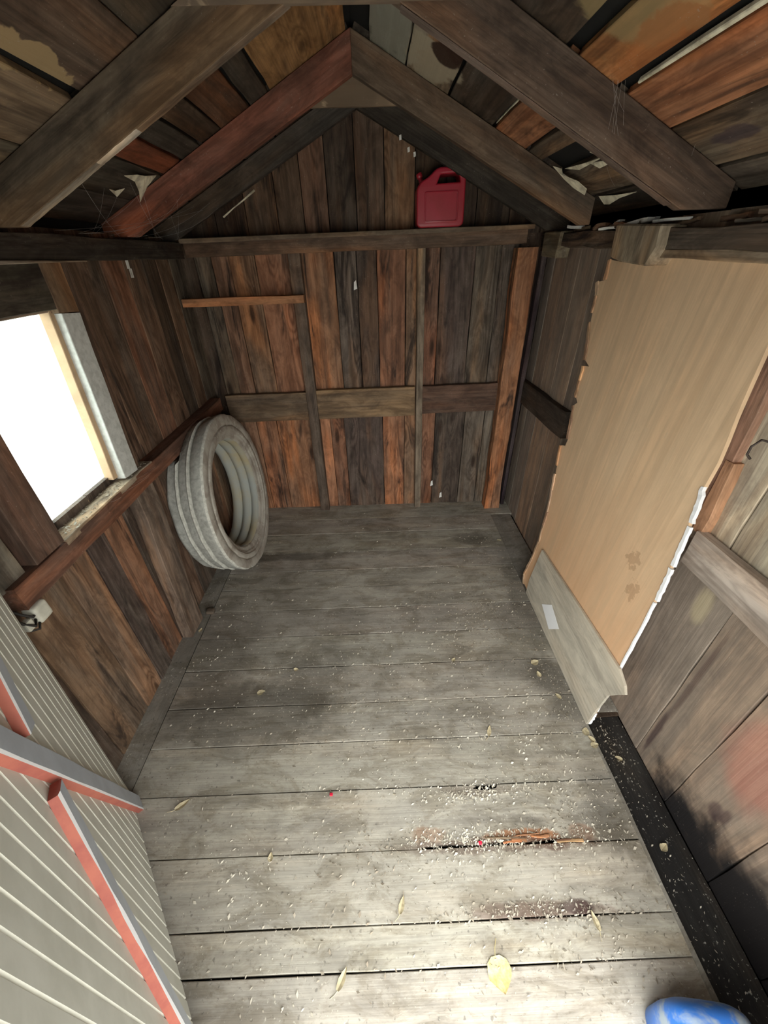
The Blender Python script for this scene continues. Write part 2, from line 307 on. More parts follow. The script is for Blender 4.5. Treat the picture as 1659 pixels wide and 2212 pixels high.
def box(name, parent, lo, hi, mat, color=(0.3, 0.3, 0.3, 1), bev=0.002, seg=1, smooth=False):
    lo = V(lo)*S; hi = V(hi)*S; c = (lo+hi)/2; d = (hi-lo)
    bm = bmesh.new(); bmesh.ops.create_cube(bm, size=1.0)
    for v in bm.verts: v.co = V((v.co.x*d.x, v.co.y*d.y, v.co.z*d.z))
    if bev: bmesh.ops.bevel(bm, geom=list(bm.edges), offset=bev*S, segments=seg, affect='EDGES', profile=0.6)
    me = bpy.data.meshes.new(name); bm.to_mesh(me); bm.free(); me.materials.append(mat)
    if smooth:
        for p in me.polygons: p.use_smooth = True
    o = bpy.data.objects.new(name, me); o.color = color
    return link(o, parent, Matrix.Translation(c))
def tube(name, parent, pts, r, mat, n=8, smooth=True):
    pts = [V(p)*S for p in pts]; rr = r if isinstance(r, (list, tuple)) else [r]*len(pts); vs, fs = [], []
    for i, p in enumerate(pts):
        d = (pts[min(i+1, len(pts)-1)]-pts[max(i-1, 0)]).normalized()
        u = d.cross(V((0.31, 0.2, 0.93))).normalized(); q = d.cross(u)
        for k in range(n):
            t = 2*math.pi*k/n; vs.append(p+(u*math.cos(t)+q*math.sin(t))*rr[i]*S)
    for i in range(len(pts)-1):
        for k in range(n): fs.append((i*n+k, i*n+(k+1) % n, (i+1)*n+(k+1) % n, (i+1)*n+k))
    fs.append(tuple(range(n-1, -1, -1))); fs.append(tuple((len(pts)-1)*n+k for k in range(n)))
    o0 = pts[0]; vs = [v-o0 for v in vs]
    return mesh_obj(name, vs, fs, mat, parent, Matrix.Translation(o0), smooth=smooth)
def lathe(name, parent, prof, mat, M4, n=72, deform=None, closed=True, mats=None, mi=None, smooth=True):
    """prof: (axial, radius) list; axis is local Z"""
    vs, fs, fm = [], [], []; k = len(prof)
    for i in range(n):
        t = 2*math.pi*i/n
        for a_, r_ in prof: vs.append(V((r_*math.cos(t), r_*math.sin(t), a_))*S)
    kk = k if closed else k-1
    for i in range(n):
        i2 = (i+1) % n
        for j in range(kk):
            j2 = (j+1) % k; fs.append((i*k+j, i2*k+j, i2*k+j2, i*k+j2)); fm.append(mi[j] if mi else 0)
    if deform: vs = deform(vs, M4)
    return mesh_obj(name, vs, fs, mat, parent, M4, smooth=smooth, mats=mats, fmi=fm)

# wood colours
ORA = (0.40, 0.20, 0.11, 1); ORB = (0.33, 0.19, 0.115, 1); RED = (0.27, 0.135, 0.08, 1); BRN = (0.19, 0.125, 0.082, 1)
DKB = (0.088, 0.06, 0.042, 1); GRY = (0.155, 0.127, 0.10, 1); PUR = (0.115, 0.085, 0.07, 1); LGR = (0.21, 0.185, 0.15, 1); TAN = (0.3, 0.215, 0.145, 1)
def lin(v, a, b): return a+(b-a)*v

# ================================================================== FLOOR
floor = empty('floor', (0, 0, 0), 'structure')
seams = [1.60, 1.45, 1.341, 1.215, 1.107, 1.015, 0.913, 0.803, 0.69, 0.577, 0.477, 0.374, 0.266, 0.162, 0.108, -0.0, -0.105, -0.16]
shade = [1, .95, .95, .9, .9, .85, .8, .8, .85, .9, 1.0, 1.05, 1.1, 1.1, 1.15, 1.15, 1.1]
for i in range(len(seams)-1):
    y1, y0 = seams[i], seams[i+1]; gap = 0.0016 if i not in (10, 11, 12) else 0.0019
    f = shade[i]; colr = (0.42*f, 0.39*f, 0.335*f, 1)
    ym = (y0+y1)/2; wd = y1-y0-gap; t = 0.003
    z = R.uniform(-0.0006, 0.0006)
    if i == 10:    # the plank with the knocked-out hole: two lengths cut round a notch
        y1b = y1-gap/2; y0b = y0+gap/2
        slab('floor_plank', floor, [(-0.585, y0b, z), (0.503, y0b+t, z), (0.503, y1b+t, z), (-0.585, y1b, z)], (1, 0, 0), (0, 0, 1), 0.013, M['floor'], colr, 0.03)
        continue
    if i == 11:
        y1b = y1-gap/2; y0b = y0+gap/2
        hole = [(0.243, y1b+0.001, z), (0.238, y1b-0.006, z), (0.228, y1b-0.0065, z), (0.222, y1b-0.009, z), (0.205, y1b-0.0085, z), (0.196, y1b-0.006, z), (0.187, y1b-0.0055, z), (0.190, y1b+0.001, z)]
        low = [(0.05, y0b, z), (0.07, y0b+0.004, z), (0.12, y0b+0.006, z), (0.17, y0b+0.003, z), (0.22, y0b+0.008, z), (0.28, y0b+0.005, z), (0.33, y0b+0.009, z), (0.37, y0b+0.004, z), (0.40, y0b+0.002, z)]
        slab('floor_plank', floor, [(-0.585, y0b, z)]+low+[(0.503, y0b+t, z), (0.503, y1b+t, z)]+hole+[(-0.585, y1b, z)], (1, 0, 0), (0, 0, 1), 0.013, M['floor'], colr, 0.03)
        continue
    x1 = 0.503 if y0 < 1.4 else 0.605
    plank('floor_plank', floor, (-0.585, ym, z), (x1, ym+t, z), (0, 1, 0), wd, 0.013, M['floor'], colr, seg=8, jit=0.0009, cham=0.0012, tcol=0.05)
plank('floor_plank', floor, (-0.628, -0.12, -0.002), (-0.628, 1.58, -0.002), (-1, 0, 0), 0.08, 0.013, M['floor'], (0.15, 0.14, 0.125, 1), seg=10)
plank('floor_plank', floor, (0.555, 0.53, -0.002), (0.5475, 1.452, -0.002), (-1, 0, 0), 0.094, 0.013, M['floor'], (0.13, 0.115, 0.095, 1), seg=8)
# joists, and a black sheet giving the underfloor shade as colour
for y in (0.05, 0.45, 0.9, 1.35):
    plank('joist', floor, (-0.66, y, -0.0165), (0.62, y, -0.0165), (0, 1, 0), 0.022, 0.06, M['beam'], DKB, seg=3)
mesh_obj('underfloor_dark_sheet', [V(p)*S for p in ((-0.7, -0.13, -0.07), (0.68, -0.13, -0.07), (0.68, 1.66, -0.07), (-0.7, 1.66, -0.07))], [(0, 1, 2, 3)], M['dark'], floor)
box('underfloor_light_stop', floor, (-0.7, -0.14, -0.11), (0.62, -0.128, -0.014), M['rot'], BRN)  # unseen board added to stop daylight getting in under the floor
# oil-blackened sill beam along the right wall
plank('sill_beam', floor, (0.555, -0.14, -0.012), (0.553, 0.52, -0.010), (-1, 0, 0), 0.093, 0.05, M['oily'], (0.06, 0.055, 0.05, 1), seg=10, jit=0.002)
plank('sill_beam', floor, (0.555, 0.52, -0.004), (0.553, 0.56, -0.004), (-1, 0, 0), 0.09, 0.05, M['beam'], DKB, seg=2)
slab('floor_edge_strip', floor, [(0.503, -0.14, 0.001), (0.511, -0.14, 0.001), (0.513, 0.05, 0.001), (0.509, 0.2, 0.001), (0.511, 0.33, 0.001), (0.507, 0.5, 0.001), (0.503, 0.5, 0.001)], (0, 1, 0), (0, 0, 1), 0.03, M['floor'], (0.2, 0.19, 0.17, 1))
# splinters beside the rotten patch
for i in range(9):
    x = R.uniform(0.17, 0.37); y = 0.275+R.uniform(-0.006, 0.006); l = R.uniform(0.02, 0.07)
    plank('splinter', floor, (x, y, 0.004), (x+l, y+R.uniform(-.004, .004), 0.004), (0, 1, 0), R.uniform(.002, .005), 0.003, M['plyedge'], R.choice([(0.45, 0.22, 0.11, 1), (0.3, 0.15, 0.09, 1), (0.38, 0.28, 0.18, 1)]), seg=3, jit=0.001, cham=0.0005)

# ================================================================== BACK WALL
wb = empty('wall_back', (0, 1.565, 0), 'structure')
YB = 1.565
Rz = lambda x: 1.391-0.485*abs(x+0.03)
def vboard(parent, x0, x1, z0, z1, mat, colr, y=YB, gap=0.002, lean=0.0, name='wall_board'):
    xm = (x0+x1)/2
    plank(name, parent, (xm-lean, y, z0), (xm+lean*0, y+R.uniform(-.0015, .0015), z1), (-1, 0, 0), x1-x0-gap, 0.012, mat, colr, seg=7, jit=0.0013, cham=0.0012)
up = [(-0.65, -0.60, DKB), (-0.60, -0.545, GRY), (-0.545, -0.485, ORB), (-0.485, -0.397, ORB), (-0.397, -0.27, ORA), (-0.27, -0.13, ORA), (-0.13, -0.055, GRY), (-0.055, 0.015, PUR), (0.015, 0.115, RED), (0.115, 0.165, ORB), (0.165, 0.233, RED), (0.233, 0.352, PUR), (0.352, 0.44, GRY), (0.44, 0.50, GRY), (0.50, 0.60, DKB)]
lo = [(-0.65, -0.59, DKB), (-0.59, -0.51, ORB), (-0.51, -0.425, ORA), (-0.425, -0.27, ORA), (-0.27, -0.20, ORA), (-0.20, -0.142, RED), (-0.142, 0.021, PUR), (0.021, 0.114, ORA), (0.114, 0.165, ORB), (0.165, 0.244, RED), (0.244, 0.369, PUR), (0.369, 0.452, GRY), (0.452, 0.50, LGR), (0.50, 0.60, DKB)]
for x0, x1, c_ in up: vboard(wb, x0, x1, 0.50, 1.05, M['wall'], c_)
for x0, x1, c_ in lo: vboard(wb, x0, x1, -0.01, 0.50, M['wall'], c_)
# gable boards with tops cut to the roof slope
gb = [(-0.70, -0.60, DKB), (-0.60, -0.50, DKB), (-0.50, -0.40, DKB), (-0.40, -0.299, BRN), (-0.299, -0.215, BRN), (-0.215, -0.135, RED), (-0.135, -0.045, DKB), (-0.045, 0.045, BRN), (0.045, 0.141, ORB), (0.141, 0.24, DKB), (0.24, 0.34, DKB), (0.34, 0.45, DKB), (0.45, 0.56, DKB), (0.56, 0.66, DKB)]
for x0, x1, c_ in gb:
    a0, a1 = x0+0.0015, x1-0.0015; top = [(a1, YB, Rz(a1)-0.002)]
    if a0 < -0.03 < a1: top.append((-0.03, YB, Rz(-0.03)-0.002))
    top.append((a0, YB, Rz(a0)-0.002))
    if min(t[2] for t in top) < 1.05: continue
    slab('gable_board', wb, [(a0, YB, 1.045), (a1, YB, 1.045)]+top, (0, 0, 1), (0, -1, 0), 0.012, M['wall'], c_, 0.15)
mesh_obj('daylight_stop', [V(p)*S for p in ((-0.70, 1.58, -0.11), (0.64, 1.58, -0.11), (0.64, 1.58, 1.07), (-0.03, 1.58, 1.39), (-0.70, 1.58, 1.07), (-0.70, 1.59, -0.11), (0.64, 1.59, -0.11), (0.64, 1.59, 1.07), (-0.03, 1.59, 1.39), (-0.70, 1.59, 1.07))],
         [(0, 1, 2, 3, 4), (9, 8, 7, 6, 5), (0, 5, 6, 1), (1, 6, 7, 2), (2, 7, 8, 3), (3, 8, 9, 4), (4, 9, 5, 0)], M['dark'], wb)  # unseen black sheet added behind the back boards to block daylight
# studs
plank('stud', wb, (-0.262, 1.528, 0.0), (-0.258, 1.528, 1.02), (-1, 0, 0), 0.040, 0.036, M['beam'], (0.15, 0.115, 0.085, 1), seg=6)
plank('stud', wb, (0.177, 1.528, 0.0), (0.163, 1.526, 1.02), (-1, 0, 0), 0.026, 0.036, M['beam'], (0.27, 0.215, 0.16, 1), seg=6)
plank('stud', wb, (0.521, 1.500, 0.0), (0.506, 1.497, 1.01), (-1, 0, 0), 0.064, 0.05, M['wall'], (0.38, 0.185, 0.09, 1), seg=8, jit=0.003)
plank('corner_gap_strip', wb, (0.578, 1.53, 0.0), (0.575, 1.53, 1.0), (-1, 0, 0), 0.016, 0.03, M['beam'], (0.05, 0.035, 0.045, 1), seg=5)  # dark strip in the corner: the gap's shade put into its colour
# girts between the studs
for x0, x1, z0, z1, c_ in ((-0.60, -0.281, 0.44, 0.552, (0.2, 0.14, 0.09, 1)), (-0.243, 0.152, 0.445, 0.562, (0.26, 0.165, 0.095, 1)), (0.182, 0.488, 0.455, 0.566, (0.15, 0.09, 0.06, 1))):
    plank('girt', wb, (x0, 1.538, (z0+z1)/2-0.002), (x1, 1.538, (z0+z1)/2+0.002), (0, 0, 1), z1-z0, 0.02, M['beam'], c_, seg=6)
# plate with the ledge board on top
plank('top_plate', wb, (-0.60, 1.506, 1.0275), (0.50, 1.506, 1.0415), (0, 0, 1), 0.043, 0.05, M['beam'], (0.19, 0.125, 0.08, 1), seg=8)
plank('ledge_board', wb, (-0.605, 1.507, 1.056), (0.515, 1.507, 1.070), (0, 1, 0), 0.03, 0.012, M['beam'], (0.26, 0.2, 0.14, 1), seg=8)
ledge = plank('ledge_board', wb, (-0.605, 1.533, 1.0575), (0.515, 1.533, 1.0715), (0, 1, 0), 0.062, 0.013, M['beam'], (0.2, 0.16, 0.115, 1), seg=8)
# flakes of pale bark left on the wall
for x, z in ((-0.068, 0.90), (0.235, 0.10), (0.28, 0.035)):
    slab('paint_flake', wb, [(x, 1.553, z), (x+.012, 1.553, z+.004), (x+.009, 1.553, z+.03), (x+.002, 1.553, z+.024)], (0, 0, 1), (0, -1, 0), 0.001, M['white'], LGR)

# ================================================================== LEFT WALL
wl = empty('wall_left', (-0.65, 0.7, 0), 'structure')
XL = -0.645
def lboard(y0, y1, z0, z1, c_, gap=0.002, x=XL):
    ym = (y0+y1)/2
    c_ = tuple(min(1, q*1.2) for q in c_[:3])+(1,)
    plank('wall_board', wl, (x+R.uniform(-.0015, .0015), ym, z0), (x, ym, z1), (0, -1, 0), y1-y0-gap, 0.012, M['left'], c_, seg=7, jit=0.0013)
uy = [(-0.16, -0.05, DKB), (-0.05, 0.05, GRY), (0.05, 0.15, DKB), (0.15, 0.25, BRN), (0.25, 0.35, DKB), (0.35, 0.45, BRN), (0.45, 0.54, GRY), (0.54, 0.63, DKB)]
for y0, y1, c_ in uy: lboard(y0, y1, 0.5, 1.06, c_)
for y0, y1, c_ in ((0.63, 0.74, GRY), (0.74, 0.865, PUR)): lboard(y0, y1, 0.935, 1.06, c_); lboard(y0, y1, 0.5, 0.575, c_)
for y0, y1, c_ in ((0.865, 0.985, BRN), (0.985, 1.10, (0.15, 0.10, 0.065, 1)), (1.10, 1.20, RED), (1.20, 1.30, BRN), (1.30, 1.385, DKB), (1.385, 1.47, BRN), (1.47, 1.565, GRY)): lboard(y0, y1, 0.5, 1.06, c_)
ly = [(-0.16, -0.06, BRN), (-0.06, 0.04, GRY), (0.04, 0.14, BRN), (0.14, 0.25, DKB), (0.25, 0.37, BRN), (0.37, 0.47, DKB), (0.47, 0.59, (0.19, 0.12, 0.075, 1)), (0.59, 0.67, ORB), (0.67, 0.735, PUR), (0.735, 0.815, RED), (0.815, 0.91, DKB), (0.91, 1.01, BRN), (1.01, 1.12, DKB), (1.12, 1.25, BRN), (1.25, 1.38, ORB), (1.38, 1.48, BRN), (1.48, 1.565, GRY)]
for y0, y1, c_ in ly: lboard(y0, y1, -0.01 if y0 > .47 else -0.01, 0.5, c_, 0.003, XL+R.uniform(-.003, .003))
# unseen black sheets added outside the boards to keep daylight out of joints
for lo_, hi_ in (((-0.675, -0.16, -0.11), (-0.668, 0.625, 1.08)), ((-0.675, 0.865, -0.11), (-0.668, 1.58, 1.08)), ((-0.675, 0.625, -0.11), (-0.668, 0.865, 0.565)), ((-0.675, 0.625, 0.94), (-0.668, 0.865, 1.08))):
    box('daylight_stop', wl, lo_, hi_, M['dark'], bev=0)
plank('top_plate', wl, (-0.603, -0.15, 1.026), (-0.603, 1.50, 1.026), (0, 0, 1), 0.042, 0.05, M['rot'], (0.06, 0.048, 0.038, 1), seg=14, jit=0.002)
plank('plate_lip', wl, (-0.596, -0.15, 1.0035), (-0.598, 0.98, 1.0035), (0, 0, 1), 0.004, 0.05, M['beam'], (0.3, 0.26, 0.2, 1), seg=10)
plank('girt', wl, (-0.607, 0.47, 0.531), (-0.607, 1.50, 0.531), (0, 0, 1), 0.047, 0.04, M['beam'], (0.20, 0.105, 0.068, 1), seg=12, jit=0.002)
plank('stud', wl, (-0.606, 0.562, 0.56), (-0.606, 0.566, 1.0), (0, -1, 0), 0.07, 0.04, M['beam'], (0.17, 0.10, 0.072, 1), seg=6)
plank('stud', wl, (-0.622, 0.49, 0.55), (-0.622, 0.49, 1.0), (0, -1, 0), 0.05, 0.03, M['beam'], LGR, seg=6, jit=.003)
plank('stud', wl, (-0.616, 0.89, 0.918), (-0.618, 0.895, 1.005), (0, -1, 0), 0.06, 0.03, M['beam'], (0.30, 0.2, 0.12, 1), seg=3)
plank('stud', wl, (-0.626, 0.906, 0.558), (-0.628, 0.945, 1.005), (0, -1, 0), 0.024, 0.03, M['beam'], (0.2, 0.13, 0.085, 1), seg=6)
plank('leaning_stud', wl, (-0.607, 0.85, 0.005), (-0.612, 0.885, 0.51), (0, -1, 0), 0.082, 0.03, M['beam'], (0.235, 0.18, 0.135, 1), seg=7, jit=.003)
plank('header_board', wl, (-0.618, 0.36, 0.965), (-0.618, 0.862, 0.965), (0, 0, 1), 0.078, 0.02, M['left'], (0.07, 0.06, 0.045, 1), seg=5)
for y, z in ((1.19, 0.985), (1.195, 0.965)):
    slab('paint_flake', wl, [(-0.631, y, z), (-0.631, y+.012, z), (-0.631, y+.014, z+.02), (-0.631, y+.002, z+.022)], (0, 0, 1), (1, 0, 0), 0.001, M['white'], LGR)

# the window
wi = empty('window_1', (-0.64, 0.745, 0.56), 'structure')
plank('casing', wi, (-0.615, 0.864, 0.562), (-0.617, 0.893, 0.916), (0, -1, 0), 0.055, 0.02, M['casing'], LGR, seg=5, jit=.0008)
plank('window_stop', wi, (-0.632, 0.833, 0.568), (-0.632, 0.866, 0.925), (0, -1, 0), 0.024, 0.02, M['tanstop'], LGR, seg=5)
plank('window_stop', wi, (-0.632, 0.62, 0.928), (-0.632, 0.865, 0.928), (0, 0, 1), 0.014, 0.02, M['beam'], (0.28, 0.2, 0.16, 1), seg=4)
plank('window_sill', wi, (-0.6415, 0.60, 0.5575), (-0.6415, 0.945, 0.5575), (-1, 0, 0), 0.068, 0.012, M['beam'], (0.5, 0.42, 0.33, 1), seg=6, jit=.002)
plank('sill_groove_rail', wi, (-0.652, 0.62, 0.566), (-0.652, 0.87, 0.566), (-1, 0, 0), 0.010, 0.009, M['tanstop'], LGR, seg=5, jit=.001)
box('pane', wi, (-0.6565, 0.60, 0.565), (-0.6550, 0.872, 0.935), M['glass'], bev=0)

# ================================================================== RIGHT WALL
wr = empty('wall_right', (0.60, 0.7, 0), 'structure')
XR = 0.602
def rboard(y0, y1, z0, z1, c_, x=XR, gap=.002):
    ym = (y0+y1)/2
    c_ = tuple(min(1, q*1.5) for q in c_[:3])+(1,) if ym > 0.8 else c_
    plank('wall_board', wr, (x, ym+0.004, z0), (x+R.uniform(-.001, .001), ym, z1), (0, 1, 0), y1-y0-gap, 0.012, M['right'], c_, seg=7, jit=0.0013)
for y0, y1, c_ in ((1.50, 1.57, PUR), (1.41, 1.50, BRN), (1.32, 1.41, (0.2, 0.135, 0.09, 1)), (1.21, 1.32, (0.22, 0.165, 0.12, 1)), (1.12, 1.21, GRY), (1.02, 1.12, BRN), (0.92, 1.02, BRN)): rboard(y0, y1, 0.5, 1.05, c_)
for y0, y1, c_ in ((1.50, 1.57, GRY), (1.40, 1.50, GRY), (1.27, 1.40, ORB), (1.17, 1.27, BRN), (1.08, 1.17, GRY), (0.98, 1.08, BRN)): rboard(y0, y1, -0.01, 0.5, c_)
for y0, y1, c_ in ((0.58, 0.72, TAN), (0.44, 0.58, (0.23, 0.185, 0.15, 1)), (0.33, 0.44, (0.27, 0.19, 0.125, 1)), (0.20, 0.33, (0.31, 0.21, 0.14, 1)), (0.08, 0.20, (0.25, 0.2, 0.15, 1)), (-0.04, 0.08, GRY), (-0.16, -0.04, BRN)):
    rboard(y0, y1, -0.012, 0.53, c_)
for y0, y1, c_ in ((0.80, 0.92, TAN), (0.70, 0.80, TAN), (0.60, 0.70, (0.45, 0.38, 0.28, 1)), (0.50, 0.60, (0.62, 0.55, 0.42, 1)), (0.38, 0.50, (0.46, 0.40, 0.30, 1)), (0.26, 0.38, (0.3, 0.2, 0.12, 1)), (0.14, 0.26, BRN), (0.0, 0.14, GRY), (-0.16, 0.0, BRN)):  # the palest boards above the girt carry strong light in their colour
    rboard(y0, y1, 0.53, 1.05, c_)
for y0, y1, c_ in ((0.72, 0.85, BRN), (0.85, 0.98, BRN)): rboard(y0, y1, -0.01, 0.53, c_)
box('daylight_stop', wr, (0.617, -0.16, -0.11), (0.624, 1.58, 1.09), M['dark'], bev=0)  # added sheet, out of view, shuts daylight out behind the boards
plank('girt', wr, (0.580, 1.14, 0.541), (0.580, 1.56, 0.532), (0, 0, -1), 0.085, 0.02, M['beam'], (0.075, 0.055, 0.042, 1), seg=6, jit=.002)
plank('girt', wr, (0.578, -0.14, 0.528), (0.578, 0.553, 0.531), (0, 0, -1), 0.075, 0.018, M['right'], (0.58, 0.53, 0.45, 1), seg=9, jit=.002)
plank('stud', wr, (0.588, 0.582, 0.56), (0.588, 0.60, 1.0), (0, 1, 0), 0.05, 0.02, M['beam'], (0.42, 0.24, 0.17, 1), seg=6, jit=.002)
plank('stud', wr, (0.583, 0.558, 0.56), (0.585, 0.565, 0.70), (0, 1, 0), 0.022, 0.02, M['beam'], (0.45, 0.26, 0.15, 1), seg=4, jit=.002)
plank('top_plate', wr, (0.556, -0.15, 0.987), (0.556, 1.53, 1.030), (0, 0, -1), 0.034, 0.05, M['rot'], (0.15, 0.115, 0.082, 1), seg=22, jit=.0035)
plank('plate_lip', wr, (0.554, -0.15, 0.966), (0.558, 0.90, 0.992), (0, 0, -1), 0.014, 0.04, M['beam'], (0.42, 0.35, 0.25, 1), seg=12, jit=.002)
slab('plate_block', wr, [(0.538, 0.875, 1.036), (0.538, 1.04, 1.045), (0.538, 1.035, 0.985), (0.538, 0.985, 0.976), (0.538, 0.89, 0.970), (0.538, 0.87, 1.0)], (0, 0, 1), (-1, 0, 0), 0.05, M['beam'], (0.42, 0.34, 0.25, 1), bevel=.003)
slab('plate_block', wr, [(0.548, 1.36, 1.046), (0.548, 1.49, 1.05), (0.548, 1.49, 0.985), (0.548, 1.37, 0.98)], (0, 1, 0), (-1, 0, 0), 0.04, M['beam'], (0.2, 0.16, 0.11, 1), bevel=.003)
# crumbled wood and paint lying on the plate
for i in range(26):
    y = R.uniform(0.55, 1.4); l = R.uniform(.02, .09); x = R.uniform(.56, .59)
    plank('rotten_chunk', wr, (x, y, 1.046+.026*(y-1.5)+R.uniform(0, .014)), (x+R.uniform(-.01, .01), y+l, 1.046+.026*(y+l-1.5)+R.uniform(0, .014)), (1, 0, 0), R.uniform(.008, .02), R.uniform(.004, .009), M['rot'] if R.random() < .86 else M['white'], R.choice([GRY, BRN, LGR, RED]), seg=3, jit=.003)
tube('hook', wr, [(0.572, 0.507, 0.76), (0.555, 0.507, 0.765), (0.545, 0.507, 0.755), (0.545, 0.507, 0.742), (0.553, 0.507, 0.735)], 0.0018, M['metal'], 6)
# white-painted splintered slivers along the plywood's near edge (on the wall corner)

# ================================================================== FRONT WALL (behind the camera) with the open doorway
wf = empty('wall_front', (0, -0.12, 0), 'structure')
def fboard(x0, x1, z0, z1):
    plank('wall_board', wf, ((x0+x1)/2, -0.115, z0), ((x0+x1)/2, -0.115, z1), (-1, 0, 0), x1-x0-.001, 0.012, M['wall'], R.choice([BRN, DKB, ORB]), seg=2)
for x0, x1 in ((-0.66, -0.55), (-0.55, -0.44), (-0.44, -0.32), (-0.32, -0.215), (0.46, 0.62)): fboard(x0, x1, -0.02, 1.06)
x = -0.60
while x < 0.55:
    x1 = x+0.11; a0, a1 = x+.001, x1-.001; top = [(a1, -0.115, Rz(a1)-.002)]+([(-0.03, -0.115, Rz(-0.03)-.002)] if a0 < -0.03 < a1 else [])+[(a0, -0.115, Rz(a0)-.002)]
    slab('gable_board', wf, [(a0, -0.115, 1.03), (a1, -0.115, 1.03)]+top, (0, 0, 1), (0, 1, 0), 0.012, M['wall'], R.choice([BRN, DKB, GRY])); x = x1
plank('door_jamb', wf, (-0.21, -0.10, -0.02), (-0.21, -0.10, 1.04), (-1, 0, 0), 0.03, 0.05, M['beam'], BRN, seg=2)
plank('door_jamb', wf, (0.47, -0.10, -0.02), (0.47, -0.10, 1.04), (-1, 0, 0), 0.03, 0.05, M['beam'], BRN, seg=2)
plank('door_header', wf, (-0.225, -0.10, 1.035), (0.485, -0.10, 1.035), (0, 0, -1), 0.05, 0.05, M['beam'], BRN, seg=2)
gr = mesh_obj('bounce_ground', [V(p)*S for p in ((-20, -20, -0.11), (20, -20, -0.11), (20, 20, -0.11), (-20, 20, -0.11))], [(0, 1, 2, 3)], M['bounce_ground']); tag(gr, kind='structure')  # ground outside, added pale so it bounces skylight into the shed

# ================================================================== ROOF (ceiling)
ce = empty('ceiling', (-0.03, 0.7, 1.39), 'structure')
KS = 0.485; CO = 1/math.hypot(1, KS)
def rp(side, s, y, off=0.0):   # a point on the roof plane s below the ridge, off below the boards
    return (-0.03+side*s*CO, y, 1.391-KS*s*CO-off)
def rboards(side, lst, y0, y1):
    for s0, s1, c_ in lst:
        sm = (s0+s1)/2
        nrm = V((-side*KS, 0, -1)).normalized(); ex = V((0, 1, 0)); wd = nrm.cross(ex)
        plank('roof_board', ce, rp(side, sm, y0), rp(side, sm+R.uniform(-.002, .002), y1), wd, s1-s0-0.002, 0.011, M['roof'], c_, seg=6, jit=.0015)
OR1 = (0.42, 0.215, 0.09, 1); OR2 = (0.40, 0.19, 0.095, 1); RG = (0.2, 0.16, 0.115, 1); RD = (0.075, 0.062, 0.05, 1); RB = (0.20, 0.12, 0.07, 1)
rboards(1, [(0.005, 0.125, RG), (0.127, 0.235, RB), (0.237, 0.348, RD), (0.372, 0.444, OR1), (0.460, 0.548, OR2), (0.550, 0.652, RG), (0.656, 0.76, GRY)], -0.12, 0.8135)
rboards(1, [(0.042, 0.126, (0.26, 0.25, 0.2, 1)), (0.129, 0.232, (0.26, 0.2, 0.13, 1)), (0.236, 0.350, RD), (0.356, 0.440, OR2), (0.449, 0.490, RG), (0.545, 0.643, (0.17, 0.14, 0.1, 1)), (0.650, 0.76, RD)], 0.8225, 1.212)
rboards(1, [(0.005, 0.126, RD), (0.129, 0.232, RB), (0.236, 0.350, RD), (0.356, 0.440, RB), (0.445, 0.545, RD), (0.55, 0.64, RD), (0.643, 0.76, RD)], 1.212, 1.575)
rboards(-1, [(0.005, 0.10, RD), (0.10, 0.2, DKB), (0.203, 0.31, RD), (0.313, 0.430, (0.13, 0.09, 0.06, 1)), (0.440, 0.55, (0.27, 0.19, 0.12, 1)), (0.553, 0.655, RG), (0.657, 0.76, RD)], -0.12, 0.8135)
rboards(-1, [(0.010, 0.200, (0.33, 0.18, 0.08, 1)), (0.205, 0.252, RD), (0.256, 0.333, (0.17, 0.08, 0.04, 1)), (0.336, 0.392, DKB), (0.396, 0.450, RD), (0.454, 0.508, (0.17, 0.065, 0.04, 1)), (0.512, 0.61, RD), (0.613, 0.76, RD)], 0.8225, 1.212)
rboards(-1, [(0.005, 0.12, RD), (0.122, 0.252, DKB), (0.256, 0.36, RD), (0.363, 0.45, RD), (0.454, 0.56, DKB), (0.563, 0.66, RD), (0.663, 0.76, RD)], 1.212, 1.575)
for sd in (1, -1):
    p = [rp(sd, 0, -0.16, -0.013), rp(sd, 0.80, -0.16, -0.013), rp(sd, 0.80, 1.62, -0.013), rp(sd, 0, 1.62, -0.013)]; q = [(x, y, z+0.012) for x, y, z in p]
    mesh_obj('roofing_felt', [V(t)*S for t in p+q], [(0, 1, 2, 3), (7, 6, 5, 4), (0, 4, 5, 1), (1, 5, 6, 2), (2, 6, 7, 3), (3, 7, 4, 0)], M['deck'], ce)
    # black sheet closes the eave above the wall plates, giving its shade as colour
    x = 0.617 if sd > 0 else -0.672
    mesh_obj('eave_dark_sheet', [V((x, -0.16, 1.02))*S, V((x, 1.6, 1.02))*S, V((x, 1.6, 1.12))*S, V((x, -0.16, 1.12))*S], [(0, 1, 2, 3)], M['dark'], ce)
# pale strips in the gaps: light caught by board edges, put into colour
nr = V((-KS, 0, -1)).normalized()
plank('lit_edge_strip', ce, rp(1, 0.459, -0.12, -0.001), rp(1, 0.458, 0.775, -0.001), nr.cross(V((0, 1, 0))), 0.006, 0.006, M['paper'], (0.6, 0.56, 0.46, 1), seg=8, jit=.001)
plank('lit_edge_strip', ce, rp(1, 0.3525, 0.95, -0.001), rp(1, 0.3525, 1.19, -0.001), nr.cross(V((0, 1, 0))), 0.003, 0.006, M['paper'], (0.6, 0.56, 0.46, 1), seg=5, jit=.0008)
